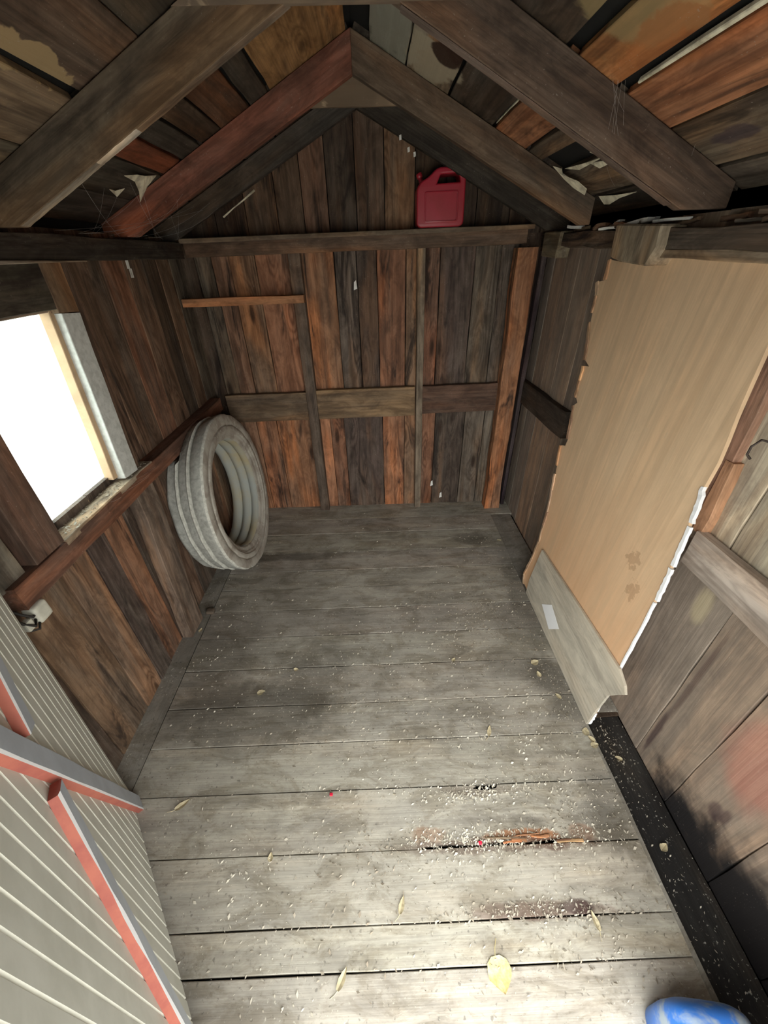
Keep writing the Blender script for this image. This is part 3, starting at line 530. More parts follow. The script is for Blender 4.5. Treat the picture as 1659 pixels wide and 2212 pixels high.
# rafters
ridge = (-0.03, 1.391)
def rafter(side, y, c_, depth=0.060, thick=0.0215, foot=0.60, roof=0.0, mat=None):
    zt = lambda x: Rz(x)-roof-0.0015
    x0, x1 = -0.03, -0.03+side*(foot+0.05)
    xf = side*0.60
    zb = 1.052
    xk = -0.03+side*((1.391-depth*1.11-zb)/KS)    # where the lower edge meets the plate
    pts = [(x0, y, zt(x0)), (x1, y, zt(x1)), (x1, y, max(zb, zt(x1)-depth*1.11) if zt(x1) > zb else zb), (xk, y, zb), (x0, y, 1.391-depth*1.11)]
    slab('rafter', ce, pts, (1, 0, -side*KS), (0, -1, 0), thick, mat or M['beam'], c_, bevel=.0012)
rafter(-1, 0.802, (0.17, 0.13, 0.095, 1), 0.066)
rafter(1, 0.802, (0.14, 0.10, 0.072, 1), 0.066, foot=0.575)
rafter(-1, 1.205, (0.27, 0.11, 0.07, 1), 0.060)
rafter(1, 1.205, (0.165, 0.12, 0.085, 1), 0.060, foot=0.535)
rafter(-1, 1.475, (0.075, 0.068, 0.058, 1), 0.052)
rafter(1, 1.475, (0.06, 0.048, 0.04, 1), 0.052)
rafter(-1, 0.35, (0.17, 0.13, 0.095, 1)); rafter(1, 0.35, (0.14, 0.10, 0.072, 1))
rafter(-1, -0.08, (0.17, 0.13, 0.095, 1)); rafter(1, -0.08, (0.14, 0.10, 0.072, 1))
slab('gusset', ce, [(-0.18, 1.2275, 1.279), (0.115, 1.2275, 1.279), (0.115, 1.2275, 1.315), (-0.03, 1.2275, 1.383), (-0.18, 1.2275, 1.312)], (1, 0, 0), (0, -1, 0), 0.007, M['ply'], (0.16, 0.11, 0.075, 1))
slab('gusset', ce, [(-0.255, 0.801, 1.280), (0.19, 0.801, 1.280), (-0.03, 0.801, 1.386)], (1, 0, 0), (0, -1, 0), 0.007, M['ply'], (0.17, 0.125, 0.095, 1))
def lit_rafter_edge(side, y, depth, x0, x1, c_):  # thin dusty strip; light on the rafter's underside put into its colour
    z = lambda x: Rz(x)-depth*1.11-0.0005
    plank('lit_rafter_edge', ce, (side*x0, y+.0107, z(side*x0)), (side*x1, y+.0107, z(side*x1)), (0, 1, 0), 0.0185, 0.0015, M['beam'], c_, seg=14, jit=.0006, cham=.0004)
lit_rafter_edge(-1, .802, .066, .10, .345, (0.26, 0.2, 0.16, 1)); lit_rafter_edge(-1, .802, .066, .345, .42, (0.6, 0.56, 0.5, 1)); lit_rafter_edge(-1, .802, .066, .42, .575, (0.36, 0.29, 0.235, 1))
lit_rafter_edge(1, .802, .066, .05, .50, (0.2, 0.155, 0.125, 1))
# pale split edge below the left rafter of the back pair
plank('split_lath', ce, (-0.44, 1.452, 1.105), (-0.335, 1.452, 1.165), (0, 0, 1), 0.004, 0.006, M['paper'], (0.4, 0.3, 0.2, 1), seg=3)
# torn roofing paper hanging at the holes
def scrap(side, s, y, pts, z=0.003):
    P = []
    for ds, dy, dz in pts:
        P.append(V(rp(side, s+ds, y+dy, z+dz))*S)
    k = len(P); o0 = P[0]; vs = [p-o0 for p in P]+[p-o0+V((0, 0, -0.0018)) for p in P]
    fs = [tuple(range(k)), tuple(range(2*k-1, k-1, -1))]+[(i, (i+1) % k, k+(i+1) % k, k+i) for i in range(k)]
    mesh_obj('paper_scrap', vs, fs, M['paper'], ce, Matrix.Translation(o0))
scrap(1, .512, 1.19, [(0, 0, 0), (.012, -.03, .004), (.02, -.02, .01), (.05, -.05, .012), (.075, -.055, .016), (.085, -.03, .02), (.06, -.01, .015), (.035, .0, .008)])
scrap(1, .645, 1.18, [(0, 0, 0), (.004, -.07, .004), (.009, -.15, .004), (.012, -.08, .006), (.018, -.03, .01), (.014, -.01, .01)])
scrap(1, .520, 1.02, [(0, 0, 0), (.003, -.05, .003), (.01, -.10, .003), (.008, -.03, .008)])
scrap(1, .545, 1.06, [(0, 0, 0), (.004, -.05, .003), (.012, -.11, .003), (.010, -.03, .008)])
scrap(1, .532, 1.16, [(0, 0, 0), (.004, -.09, .003), (.008, -.16, .003), (.010, -.06, .006)])
scrap(-1, .512, 1.18, [(0, 0, 0), (.004, -.05, .006), (.002, -.09, .01), (.012, -.13, .012), (.018, -.08, .012), (.03, -.05, .02), (.045, -.03, .03), (.02, -.02, .012)])
scrap(-1, .56, 1.24, [(0, 0, 0), (.01, .02, .02), (.006, .03, .045), (-.004, .02, .03)])
scrap(-1, .575, 1.13, [(0, 0, 0), (.008, -.03, .004), (.004, -.06, .006), (.014, -.02, .01)])
for x, z in ((0.085, 1.26), (0.108, 1.235), (0.125, 1.225)):
    slab('web_speck', ce, [(x, 1.44, z), (x+.006, 1.44, z+.002), (x+.005, 1.44, z+.012), (x-.001, 1.44, z+.01)], (0, 0, 1), (0, -1, 0), 0.002, M['white'], LGR)

# ================================================================== THE OPEN DOOR
P0 = V((-0.60, 0.40, 0.004)); DU = V((0.0182, 0.0722, 0.9972)).normalized(); dh = V((0.642, -0.767, 0))
ES = dh; hz = -(DU.x*dh.x+DU.y*dh.y)/DU.z; ES = V((dh.x, dh.y, hz)).normalized(); DN = ES.cross(DU).normalized()
if DN.x < 0: DN = -DN
P0 = P0+DN*0.005
do = empty('door_1', (P0.x, P0.y, 0), 'structure')
def dp(s, u, off=0.0): p = P0+ES*s+DU*u+DN*off; return V(p)
SE, UB, DW, DH = 0.038, 0.018, 0.65, 1.0
def door_panel():
    prof = []; s = 0.0; gd = 0.002; gw = 0.0021
    prof.append((SE, 0.0))
    s = SE+0.012
    while s < DW-0.006:
        prof += [(s-gw, 0), (s-gw*.4, -gd), (s+gw*.4, -gd), (s+gw, 0)]; s += 0.0262
    prof.append((DW, 0))
    vs, fs, mi = [], [], []; k = len(prof)
    o0 = dp(0, 0)*S
    for u in (UB, DH):
        for s_, d_ in prof: vs.append(dp(s_, u, d_)*S-o0)
    for u in (UB, DH):
        vs.append(dp(SE, u, -0.012)*S-o0); vs.append(dp(DW, u, -0.012)*S-o0)
    for j in range(k-1):
        fs.append((j, j+1, k+j+1, k+j)); d0, d1 = prof[j][1], prof[j+1][1]; mi.append(1 if (d0 < 0 or d1 < 0) else 0)
    b0, b1, t0, t1 = 2*k, 2*k+1, 2*k+2, 2*k+3
    for f in ((b1, b0, t0, t1), (0, k, t0, b0), (k-1, b1, t1, 2*k-1)): fs.append(f); mi.append(0)
    fs.append(tuple([b0, b1]+list(range(k-1, -1, -1)))); mi.append(0)
    fs.append(tuple([t1, t0]+list(range(k, 2*k)))); mi.append(0)
    return mesh_obj('door_panel', vs, fs, None, do, Matrix.Translation(o0), mats=[M['doorpaint'], M['groove']], fmi=mi)
door_panel()
def brace(p, q, wid, thick=0.011, name='door_brace', endp=None, endq=None, ch=0.004):
    """painted trim board: grey-blue face, white arris, red sides; the chamfer strip is its own narrow face"""
    d = V((q[0]-p[0], q[1]-p[1])); L = d.length; d.normalize(); n2 = V((-d.y, d.x)); if_ = n2
    if n2.x < 0: n2 = -n2              # towards the hinge side
    seg = 14; vs, fs, mi = [], [], []; o0 = dp(p[0], p[1])*S
    for i in range(seg+1):
        t = i/seg; c0 = V((p[0], p[1]))+d*L*t
        k0 = (endp(t) if endp else 0); w2 = wid/2
        jj = R.uniform(0.0015, ch); j2 = R.uniform(.0005, .002)
        for off2, dep in ((-w2, 0), (-w2, thick-j2), (-w2+j2, thick), (w2-jj*1.3, thick), (w2, thick-jj*0.35), (w2, 0)):
            s_, u_ = c0.x+n2.x*off2, c0.y+n2.y*off2
            vs.append(dp(s_, u_, dep)*S-o0)
    for i in range(seg):
        a_ = i*6; b_ = a_+6
        for k, m in ((0, 1), (1, 1), (2, 0), (3, 2), (4, 1)):
            fs.append((a_+k, a_+k+1, b_+k+1, b_+k)); mi.append(m)
    fs.append(tuple(range(5, -1, -1))); mi.append(1); fs.append(tuple(seg*6+k for k in range(6))); mi.append(1)
    o = mesh_obj(name, vs, fs, None, do, Matrix.Translation(o0), mats=[M['bracegrey'], M['bracered'], M['bracewhite']], fmi=mi)
    return o
brace((0.527, 1.0), (0.059, 0.000), 0.031, ch=.003)
brace((0.283, 0.555), (0.073, 1.0), 0.031, ch=.006)
brace((0.321, 0.492), (0.523, 0.020), 0.032, ch=.006)
for u in (0.15, 0.85): box('hinge', do, tuple(min(a,b) for a,b in zip(dp(DW-.03, u), dp(DW, u, .004))), tuple(max(a,b)+.012 for a,b in zip(dp(DW-.03, u), dp(DW, u, .004))), M['metal'])

# ================================================================== LOOSE THINGS
# --- big ribbed tyre
tc = V((-0.505, 1.227, 0.2885)); el = 0.097; az = 0.01
ax = V((math.cos(el)*math.cos(az), math.cos(el)*math.sin(az), math.sin(el))); e1 = ax.cross(V((0, 1, 0))).normalized(); e2 = ax.cross(e1)
ty = empty('tractor_tyre', (tc.x-.05, tc.y, 0.0), None, 'large dusty grey three-ribbed tractor tyre leaning against the left wall girt', 'tyre')
TM = frame(tc*S, e1, e2, ax)
def squeeze(vs, M4):
    out = []; inv = M4.inverted()
    for v in vs:
        w_ = M4 @ V(v)
        jit = 1+0.004*math.sin(v[0]*37+v[1]*29)+0.003*math.sin(v[1]*91+v[2]*50)
        if w_.z/S > 0.495 and w_.x/S < -0.604: w_.x = -0.604*S
        if w_.x/S < -0.641: w_.x = -0.641*S
        if w_.z < 0.004: w_.z = 0.004
        p = inv @ w_; out.append((p.x*jit if abs(jit) else p.x, p.y*jit, p.z))
    return out
RO = 0.279
def crisp(pf, c=0.0011):
    out = []; k = len(pf)
    for i in range(k):
        p, a_, b_ = V(pf[i]), V(pf[i-1]), V(pf[(i+1) % k]); d0, d1 = a_-p, b_-p
        out += [tuple(p+d0.normalized()*min(c, d0.length*.4)), tuple(p+d1.normalized()*min(c, d1.length*.4))]
    return out
pt = [(-0.128, 0.246), (-0.126, 0.259), (-0.117, 0.264), (-0.096, 0.265), (-0.091, 0.271), (-0.0885, 0.271), (-0.086, 0.259), (-0.082, 0.259), (-0.079, 0.270), (-0.058, 0.2715), (-0.053, 0.277), (-0.0505, 0.277), (-0.048, 0.264), (-0.044, 0.264), (-0.041, 0.275), (-0.018, 0.279), (-0.007, 0.281)]
ps = [(0.0, 0.277), (0.0015, 0.262), (0.001, 0.2465), (-0.003, 0.2455), (-0.003, 0.241), (0.002, 0.240), (0.002, 0.225), (-0.003, 0.2235), (-0.004, 0.217), (-0.009, 0.215), (-0.010, 0.204), (-0.014, 0.198), (-0.02, 0.1965)]
full = crisp(pt+ps+[(-0.03, 0.205), (-0.128, 0.225)])
lathe('tread', ty, full, None, TM, 120, squeeze, True, mats=[M['tyre'], M['tyreside'], M['tyreridge']], mi=[2 if j//2 in (4, 5, 10, 11, 16) else 0 for j in range(2*len(pt))]+[1]*(len(full)-2*len(pt)))
inn = [(-0.016, 0.197), (-0.030, 0.192), (-0.044, 0.197), (-0.047, 0.206), (-0.050, 0.197), (-0.066, 0.190), (-0.082, 0.197), (-0.085, 0.207), (-0.088, 0.197), (-0.104, 0.189), (-0.122, 0.196), (-0.128, 0.206), (-0.127, 0.226), (-0.03, 0.226), (-0.015, 0.21)]
lathe('lining', ty, inn, M['tyrein'], TM, 96, squeeze, True)

# --- red fuel can on the ledge
def extruded_outline(name, parent, loops, depth, bev, mat, M4, res=3):
    cu = bpy.data.curves.new(name, 'CURVE'); cu.dimensions = '2D'; cu.fill_mode = 'BOTH'; cu.extrude = depth/2*S-bev*S; cu.bevel_depth = bev*S; cu.bevel_resolution = res
    for lp in loops:
        sp = cu.splines.new('POLY'); sp.points.add(len(lp)-1); sp.use_cyclic_u = True
        for p_, (x, y) in zip(sp.points, lp): p_.co = (x*S, y*S, 0, 1)
    tmp = bpy.data.objects.new('tmp', cu); COL.objects.link(tmp); dg = bpy.context.evaluated_depsgraph_get()
    me = bpy.data.meshes.new_from_object(tmp.evaluated_get(dg)); bpy.data.objects.remove(tmp); bpy.data.curves.remove(cu)
    me.materials.clear(); me.materials.append(mat); me.name = name
    bm = bmesh.new(); bm.from_mesh(me); bmesh.ops.remove_doubles(bm, verts=bm.verts, dist=1e-5); bm.to_mesh(me); bm.free()
    for p_ in me.polygons: p_.use_smooth = p_.area < (0.03*S)**2*0.2
    o = bpy.data.objects.new(name, me); return link(o, parent, M4)
def rounded(pts, r, n=5):
    out = []; k = len(pts)
    for i in range(k):
        p, a_, b_ = V(pts[i]), V(pts[i-1]), V(pts[(i+1) % k]); rr = r[i] if isinstance(r, (list, tuple)) else r
        d0 = (a_-p); d1 = (b_-p); q = min(rr, d0.length*.48, d1.length*.48); s0 = p+d0.normalized()*q; s1 = p+d1.normalized()*q
        for j in range(n+1):
            t = j/n; out.append(tuple(s0*(1-t)**2+p*2*t*(1-t)+s1*t*t))
    return out
cx = 0.214; zc = 1.0683
fc = empty('fuel_can', (cx, 1.52, zc-.0015), None, 'red plastic fuel can on the ledge of the back wall', 'fuel can')
bev = 0.005
outl = rounded([(-0.068, 0.0), (0.068, 0.0), (0.068, 0.132), (0.058, 0.132), (-0.012, 0.132), (-0.034, 0.112), (-0.068, 0.097)], [.012, .012, .02, .02, .02, .02, .018])
outl = [(x, bev+y) for x, y in outl]
hol = rounded([(-0.021, 0.100), (0.061, 0.102), (0.061, 0.116), (0.050, 0.1315), (-0.006, 0.130)], .007)[::-1]
hz_ = lambda y: M4c @ V((0, 0, 0))
tilt = Matrix.Rotation(0.012, 4, 'Y')
M4c = Matrix.Translation(V((cx, 1.52, zc))*S) @ Matrix.Rotation(-0.0125, 4, 'Y') @ frame(V((0, 0, 0)), V((1, 0, 0)), V((0, 0, 1)), V((0, -1, 0)))
extruded_outline('body', fc, [outl, hol], 0.070, bev, M['red'], M4c, 5)
pan = rounded([(-0.053, 0.008), (0.056, 0.008), (0.056, 0.088), (-0.053, 0.088)], .008); pan = [(x*.93, bev+y*.93) for x, y in pan]
pin = rounded([(-0.050, 0.011), (0.053, 0.011), (0.053, 0.085), (-0.050, 0.085)], .007); pin = [(x*.93, bev+y*.93) for x, y in pin][::-1]
extruded_outline('embossed_border', fc, [pan, pin], 0.004, .0008, M['red'], M4c @ Matrix.Translation((0, 0, 0.0355*S)), 1)
nk = V((cx-.054, 1.52, zc+bev+.099)); dn = V((-0.45, 0, 1)).normalized()
tube('neck', fc, [nk, nk+dn*0.022], 0.0065, M['red'], 20)
tube('spout_cap', fc, [nk+dn*0.018, nk+dn*0.021, nk+dn*0.030, nk+dn*0.032], [0.007, 0.009, 0.009, 0.007], M['red'], 20)

# --- orange lath shelf nailed across the back left corner
sh = plank('wooden_lath', None, (-0.645, 1.485, 0.880), (-0.236, 1.485, 0.882), (0, 0, 1), 0.024, 0.03, M['beam'], (0.50, 0.245, 0.12, 1), seg=6, jit=.001, tcol=.02)
tag(sh, 'orange wooden lath nailed level across the back left corner', 'board')

# --- plywood sheet leaning on the right wall
PX = lambda z: 0.508+0.0816*z*0.94
pl = empty('plywood_sheet', (0.515, 0.75, 0.0), None, 'tan plywood sheet with a ragged edge leaning upright on the right wall', 'plywood')
Ledge = [(0.998, 0.004), (1.016, 0.036), (1.0, 0.12), (0.994, 0.198), (1.0, 0.26), (1.004, 0.31), (1.022, 0.38), (1.035, 0.43), (1.042, 0.455), (1.055, 0.515), (1.034, 0.522), (1.03, 0.545), (1.046, 0.60), (1.060, 0.634), (1.046, 0.646), (1.062, 0.656), (1.069, 0.70), (1.073, 0.738), (1.048, 0.742), (1.078, 0.752), (1.094, 0.80), (1.112, 0.84), (1.118, 0.861), (1.122, 0.90), (1.138, 0.93), (1.104, 0.936), (1.112, 0.978)]
Tedge = [(1.06, 0.974), (1.014, 0.976), (0.923, 0.974), (0.915, 0.985), (0.86, 0.986), (0.761, 0.984), (0.755, 0.980), (0.664, 0.982), (0.606, 0.984)]
Redge = [(0.598, 0.93), (0.590, 0.876), (0.583, 0.824), (0.576, 0.776), (0.568, 0.737), (0.562, 0.70), (0.560, 0.64), (0.548, 0.582), (0.541, 0.54), (0.535, 0.498), (0.526, 0.418), (0.517, 0.30), (0.511, 0.213), (0.503, 0.10), (0.501, 0.004)]
nP = V((-1, 0, 0.0767)).normalized()
slab('sheet', pl, [(PX(z), y, z) for y, z in Ledge+Tedge+Redge], (0, 0.0, 1), nP, 0.007, M['ply'], (0.76, 0.55, 0.345, 1), 0.0)
# pale splintered layer along the far edge
for (y0, z0), (y1, z1) in zip(Ledge[:-1], Ledge[1:]):
    if z1-z0 > 0.03: plank('splintered_edge', pl, (PX(z0)-.0008, y0-.001, z0), (PX(z1)-.0008, y1-.001, z1), (0, -1, 0), R.uniform(.006, .011), 0.004, M['plyedge'], R.choice([(0.62, 0.43, 0.28, 1), (0.7, 0.5, 0.34, 1), (0.5, 0.32, 0.2, 1)]), seg=4, jit=.0015, cham=.0004)
wh = [(0.5655, 0.655), (0.549, 0.590), (0.5475, 0.583), (0.5365, 0.500), (0.5355, 0.494), (0.5265, 0.418), (0.526, 0.412), (0.5125, 0.215), (0.512, 0.21), (0.5025, 0.06), (0.502, 0.05), (0.5005, 0.004)]
for (y0, z0), (y1, z1), wd in zip(wh[0::2], wh[1::2], (0.013, 0.012, 0.012, 0.006, 0.006, 0.006)):
    plank('white_edge_strip', pl, (PX(z0)-.0015, y0-.003, z0), (PX(z1)-.0015, y1-.003, z1), (0, -1, 0), wd*0.6, 0.006, M['bracewhite'], LGR, seg=9, jit=.0014, cham=.0004)

# --- grey offcut standing in front of the plywood's foot
gp = [(0.951, 0.198), (0.73, 0.212), (0.504, 0.224), (0.472, 0.21), (0.460, 0.196), (0.478, 0.166), (0.492, 0.139), (0.497, 0.05), (0.498, 0.003), (0.641, 0.003), (0.822, 0.003), (0.955, 0.003), (0.962, 0.06)]
go = empty('board_offcut', (0.5, 0.72, 0.0), None, 'grey board offcut standing at the foot of the tan plywood sheet', 'board')
slab('panel', go, [(PX(z)-.0075, y, z) for y, z in gp], (0, 1, 0), nP, 0.006, M['greyboard'], (0.56, 0.50, 0.42, 1), 0.0)
slab('paper_label', go, [(PX(z)-.0083, y, z) for y, z in ((0.845, 0.062), (0.80, 0.108), (0.728, 0.085), (0.768, 0.036))], (0, 1, 0), nP, 0.0006, M['bracewhite'], (0.5, 0.52, 0.55, 1))['label'] = 'pale torn paper label'

# --- blue jug at the foot of the oily sill
jg = empty('plastic_jug', (0.43, 0.02, 0.0), None, 'dusty blue plastic jug on the floor beside the oil-black sill beam', 'jug')
def jug():
    sec = [(0.0, .050, .034), (.004, .056, .040), (.05, .058, .042), (.085, .056, .041), (.105, .050, .036), (.116, .040, .029), (.120, .028, .020)]
    n = 40; vs, fs = [], []
    for z, rx, ry in sec:
        for k in range(n):
            t = 2*math.pi*k/n; c_, s_ = math.cos(t), math.sin(t); e = 0.42
            vs.append(V((rx*math.copysign(abs(c_)**e, c_), ry*math.copysign(abs(s_)**e, s_), z))*S)
    for i in range(len(sec)-1):
        for k in range(n): fs.append((i*n+k, i*n+(k+1) % n, (i+1)*n+(k+1) % n, (i+1)*n+k))
    fs.append(tuple(range(n-1, -1, -1))); fs.append(tuple((len(sec)-1)*n+k for k in range(n)))
    return vs, fs
vs, fs = jug(); JM = Matrix.Translation(V((0.437, 0.020, 0.001))*S) @ Matrix.Rotation(-0.12, 4, 'Z')
mesh_obj('body', vs, fs, M['blue'], jg, JM, smooth=True)
tube('handle', jg, [(0.40, -.005, .118), (0.405, -.005, .138), (0.43, -.006, .142), (0.455, -.007, .136), (0.46, -.007, .116)], .006, M['blue'], 12)
tube('screw_cap', jg, [(0.425, -0.03, .112), (0.425, -0.03, .132)], .013, M['blue'], 20)

# --- ivory cable box at the end of the girt, with its leads
cb = empty('cable_box', (-0.607, 0.49, 0.485), None, 'ivory plastic cable box hanging below the near end of the left wall girt', 'electrical box')
bxo = box('box', cb, (-0.624, 0.468, 0.474), (-0.598, 0.498, 0.510), M['ivory'], bev=.007, seg=3, smooth=True)
for p_ in ([(-0.605, 0.470, 0.495), (-0.598, 0.462, 0.50), (-0.60, 0.452, 0.515), (-0.606, 0.446, 0.53)], [(-0.605, 0.468, 0.488), (-0.596, 0.455, 0.485), (-0.603, 0.446, 0.50), (-0.612, 0.44, 0.52)], [(-0.604, 0.472, 0.482), (-0.60, 0.46, 0.472), (-0.606, 0.45, 0.478)]):
    tube('cable', cb, p_, .0022, M['cable'], 6)
box('clip', cb, (-0.612, 0.445, 0.480), (-0.600, 0.460, 0.500), M['ivory'], bev=.003, seg=2)

# --- leaves
def leaf_mesh(l, wdt, curl, mat, stem=True, seed=0):
    r_ = random.Random(seed); vs, fs = [], []; n = 7
    for i in range(n+1):
        t = i/n; x = l*(t-0.5); w_ = wdt*math.sin(math.pi*min(1, t*0.93+0.07))**0.8*(1.15-0.5*t)+0.0003
        for sgn in (-1, -0.5, 0, 0.5, 1):
            vs.append(V((x, w_*sgn*(1+r_.uniform(-.08, .08)), 0.002/S+abs(sgn)*curl+curl*1.2*(t-.5)**2+r_.uniform(0, .0006)))*S)
    for i in range(n):
        for k in range(4): fs.append((i*5+k, i*5+k+1, i*5+k+6, i*5+k+5))
    if stem:
        b_ = len(vs); q = [(-0.5*l, 0), (-0.72*l, .08*l), (-0.95*l, .22*l)]
        for x, y in q:
            for dx, dz in ((-.0006, 0.0008), (.0006, 0.0008), (0, .002)): vs.append(V((x, y+dx, dz+.001))*S)
        for i in range(2):
            for k in range(3): fs.append((b_+i*3+k, b_+i*3+(k+1) % 3, b_+i*3+3+(k+1) % 3, b_+i*3+3+k))
    me = bpy.data.meshes.new('leaf'); me.from_pydata([tuple(v) for v in vs], [], fs); me.update(); me.materials.append(mat)
    return me
big = bpy.data.objects.new('fallen_leaf', leaf_mesh(0.042, 0.0215, 0.0015, M['leaf'], True, 1)); COL.objects.link(big)
big.location = V((0.173, 0.100, 0.0))*S; big.rotation_euler = (0, 0, math.radians(-82)); tag(big, 'large yellow leaf with its stem lying on the floor planks near the blue jug', 'leaf')
lm = [leaf_mesh(0.022, 0.0085, 0.002, M['leafpale'], False, 3), leaf_mesh(0.016, 0.006, 0.003, M['leafpale'], False, 4), leaf_mesh(0.026, 0.005, 0.002, M['leafpale'], True, 5)]
spots = [(0.435, 0.678, 0, 20, 1.1, 'pale leaf on the dark stain, farther of the two there'), (0.432, 0.640, 1, 100, 1.1, 'small curled leaf on the dark stain, nearer of the two there'), (0.254, 0.491, 2, 70, 1.0, 'thin tan leaf on a bare plank in mid floor'),
         (0.492, 0.480, 0, 60, 1.0, 'yellowish leaf against the plywood foot corner, upper of three'), (0.497, 0.462, 1, 130, 1.1, 'yellowish leaf by the start of the sill beam, middle of three'), (0.499, 0.448, 0, 10, 0.9, 'yellowish leaf by the start of the sill beam, lowest of three'),
         (-0.346, 0.616, 0, 15, 1.0, 'pale crumpled leaf on the dark damp floor stain'), (-0.261, 0.683, 1, 0, 0.9, 'small round pale leaf beyond the damp floor stain'), (0.201, 0.696, 1, 45, 0.9, 'small pale leaf on mid floor between the stains'),
         (-0.594, 0.838, 1, 80, 1.0, 'small yellow leaf by the foot of the leaning grey stud'), (-0.458, 0.358, 2, 40, 1.2, 'long pale leaf on the plank beside the open door'), (0.359, 0.157, 2, 100, 1.0, 'narrow tan leaf on the near planks beyond the blue jug'),
         (0.489, 1.254, 0, 0, 0.8, 'pale leaf in the far corner before the right wall'), (-0.243, 0.263, 1, 90, 0.9, 'round pale bud on a plank seam near the door'), (0.015, 0.187, 2, 70, 1.0, 'slim pale leaf on the near middle planks'),
         (-0.089, 0.103, 2, 60, 1.1, 'ragged pale leaf at the near edge of the floor'), (0.461, 0.574, 0, 120, 0.8, 'tan leaf against the foot of the grey board offcut'), (0.548, 0.255, 1, 30, 1.2, 'pale triangular leaf on the black sill beam, nearer one'), (0.545, 0.42, 1, 150, 1.0, 'pale leaf on the black sill beam, farther one')]
for i, (x, y, k, rz, sc, lb) in enumerate(spots):
    o = bpy.data.objects.new('fallen_leaf', lm[k]); COL.objects.link(o); o.location = V((x, y, 0.0005 if x < .5 else -0.009))*S; o.rotation_euler = (R.uniform(-.12, .12), R.uniform(-.1, .1), math.radians(rz)); o.scale = (sc,)*3
    tag(o, lb, 'leaf', 'small leaves scattered on the floor')
for (x, y, lb) in ((-0.131, 0.367, 'tiny red plastic bit on a seam in the left middle of the floor'), (0.18, 0.272, 'tiny red plastic bit in the rotten orange patch')):
    o = box('plastic_bit', None, (x-.0035, y-.003, 0.0005), (x+.0035, y+.003, 0.005), M['redbit'], bev=.001); tag(o, lb, 'plastic bit')
# broken cloth/bark lump at the stud's foot
o = box('bark_lump', None, (-0.602, 0.905, 0.0), (-0.575, 0.925, 0.014), M['rot'], GRY, bev=.005, seg=2); tag(o, 'small dark lump of bark on the floor by the leaning stud', 'bark')

# --- chaff, chips and grit swept over the planks
def chaff(name, pts, mat, size=(0.0018, 0.005)):
    vs, fs = [], []
    for x, y, z in pts:
        l = size[0]+(size[1]-size[0])*R.random()**2.2; w_ = l*R.uniform(.2, .55); t = R.uniform(0, math.pi); h = R.uniform(.0004, .0018)
        c_, s_ = math.cos(t), math.sin(t); b_ = len(vs)
        for dx, dy, dz in ((-l, -w_*.3, 0.0003), (0, -w_, .0002), (l, 0, h), (0, w_, h*1.3), (0, 0, -.0003)):
            vs.append(((x+dx*c_-dy*s_)*S, (y+dx*s_+dy*c_)*S, (z+dz+.0006)*S))
        fs += [(b_, b_+1, b_+3), (b_+1, b_+2, b_+3), (b_, b_+3, b_+4), (b_+3, b_+2, b_+4)]
    o = mesh_obj(name, vs, fs, mat); o['kind'] = 'stuff'; return o
pts = []
def clus(n, cx, cy, sx, sy, z=0.0008):
    for _ in range(n):
        x, y = R.gauss(cx, sx), R.gauss(cy, sy)
        if x > 0.502 or x < -0.58 or y > 1.5 or y < 0.065: continue
        pts.append((x, y, z))
clus(900, 0.22, 0.275, 0.11, 0.011); clus(420, 0.25, 0.172, 0.10, 0.010); clus(420, 0.2, 0.358, 0.08, 0.010); clus(500, 0.40, 0.33, 0.07, 0.05)
clus(500, 0.3, 0.5, 0.11, 0.08); clus(650, 0.3, 0.83, 0.11, 0.09); clus(380, 0.42, 0.95, 0.06, 0.15); clus(260, 0.45, 0.6, 0.04, 0.1); clus(380, 0.35, 0.14, 0.1, 0.05)
clus(320, -0.05, 0.25, 0.2, 0.03); clus(350, -0.1, 0.6, 0.15, 0.12); clus(160, 0.45, 1.25, 0.04, 0.15); clus(250, 0.0, 0.4, 0.25, 0.1); clus(120, -0.5, 0.8, 0.05, 0.2)
for y in seams[3:15]:
    for _ in range(60): pts.append((R.uniform(-0.2, 0.49), y+R.gauss(0, .004), .0008))
for _ in range(700): pts.append((R.uniform(-0.57, 0.5), R.uniform(0.065, 1.5), .0008))
for _ in range(90): pts.append((R.gauss(-0.22, .06), R.uniform(0.065, 0.2), .0008))
tag(chaff('floor_debris', pts, M['chaff'], (0.0009, 0.0048)), 'pale chaff and wood chips scattered over the floor planks', 'debris')
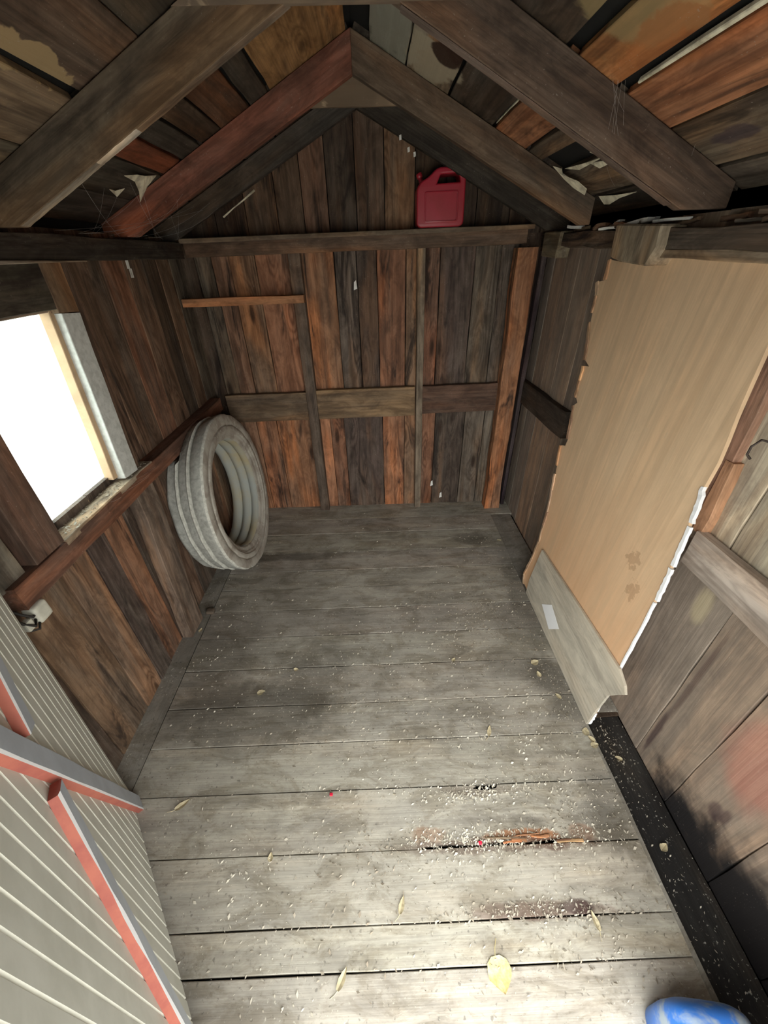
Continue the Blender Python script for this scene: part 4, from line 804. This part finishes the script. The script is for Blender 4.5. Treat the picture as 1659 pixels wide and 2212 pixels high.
pts = [(min(0.595, max(0.515, R.gauss(0.55, .022))), R.uniform(-0.05, 0.5), -0.009) for _ in range(170)]+[(min(.595, max(.515, R.gauss(0.545, .015))), R.gauss(0.45, .03), -.009) for _ in range(110)]
tag(chaff('sill_debris', pts, M['chaff'], (0.001, 0.0036)), 'pale chips scattered over the black sill beam', 'debris')
pts = [(R.uniform(-0.65, -0.61), R.uniform(0.62, 0.93), 0.558) for _ in range(320)]
tag(chaff('windowsill_debris', pts, M['chaff'], (0.001, 0.005)), 'dry plant litter lying along the window sill', 'debris')

# --- cobwebs
def web(name, strands, label, r=0.00014):
    vs, fs = [], []
    for p, q, sag in strands:
        p, q = V(p)*S, V(q)*S; n = 5; base = len(vs)
        for i in range(n+1):
            t = i/n; c_ = p.lerp(q, t)+V((0, 0, -sag*S*4*t*(1-t)))
            for k in range(3):
                a_ = 2.094*k; vs.append(c_+V((math.cos(a_), math.sin(a_)*.7, math.sin(a_)))*r*S)
        for i in range(n):
            for k in range(3): fs.append((base+i*3+k, base+i*3+(k+1) % 3, base+i*3+3+(k+1) % 3, base+i*3+3+k))
    o = mesh_obj(name, vs, fs, M['web']); o['kind'] = 'stuff'; return tag(o, label, 'cobweb')
st = []
for _ in range(16):
    st.append(((-0.60+R.uniform(0, .03), 0.85+R.uniform(0, .6), 1.05), (-0.5+R.uniform(-.05, .1), 0.85+R.uniform(0, .6), 1.12), R.uniform(.005, .02)))
for _ in range(4): st.append(((-0.612, 0.62+R.uniform(0, .3), 0.56), (-0.60, 0.62+R.uniform(0, .35), 0.52+R.uniform(0, .03)), .004))
web('cobweb', st, 'fine cobweb strands along the left wall plate and window')
st = [((0.36+R.uniform(-.01, .01), .79, 1.20), (0.365+R.uniform(-.01, .02), .78, 1.16+R.uniform(-.03, .01)), .002) for _ in range(6)]
st += [((0.5, 0.79, 1.13), (0.57, 0.9, 1.06), .01), ((0.45, 0.98, 1.15), (0.52, 1.05, 1.11), .005)]
web('cobweb', st, 'fine cobweb strands hanging from the right rafter nearest the doorway')
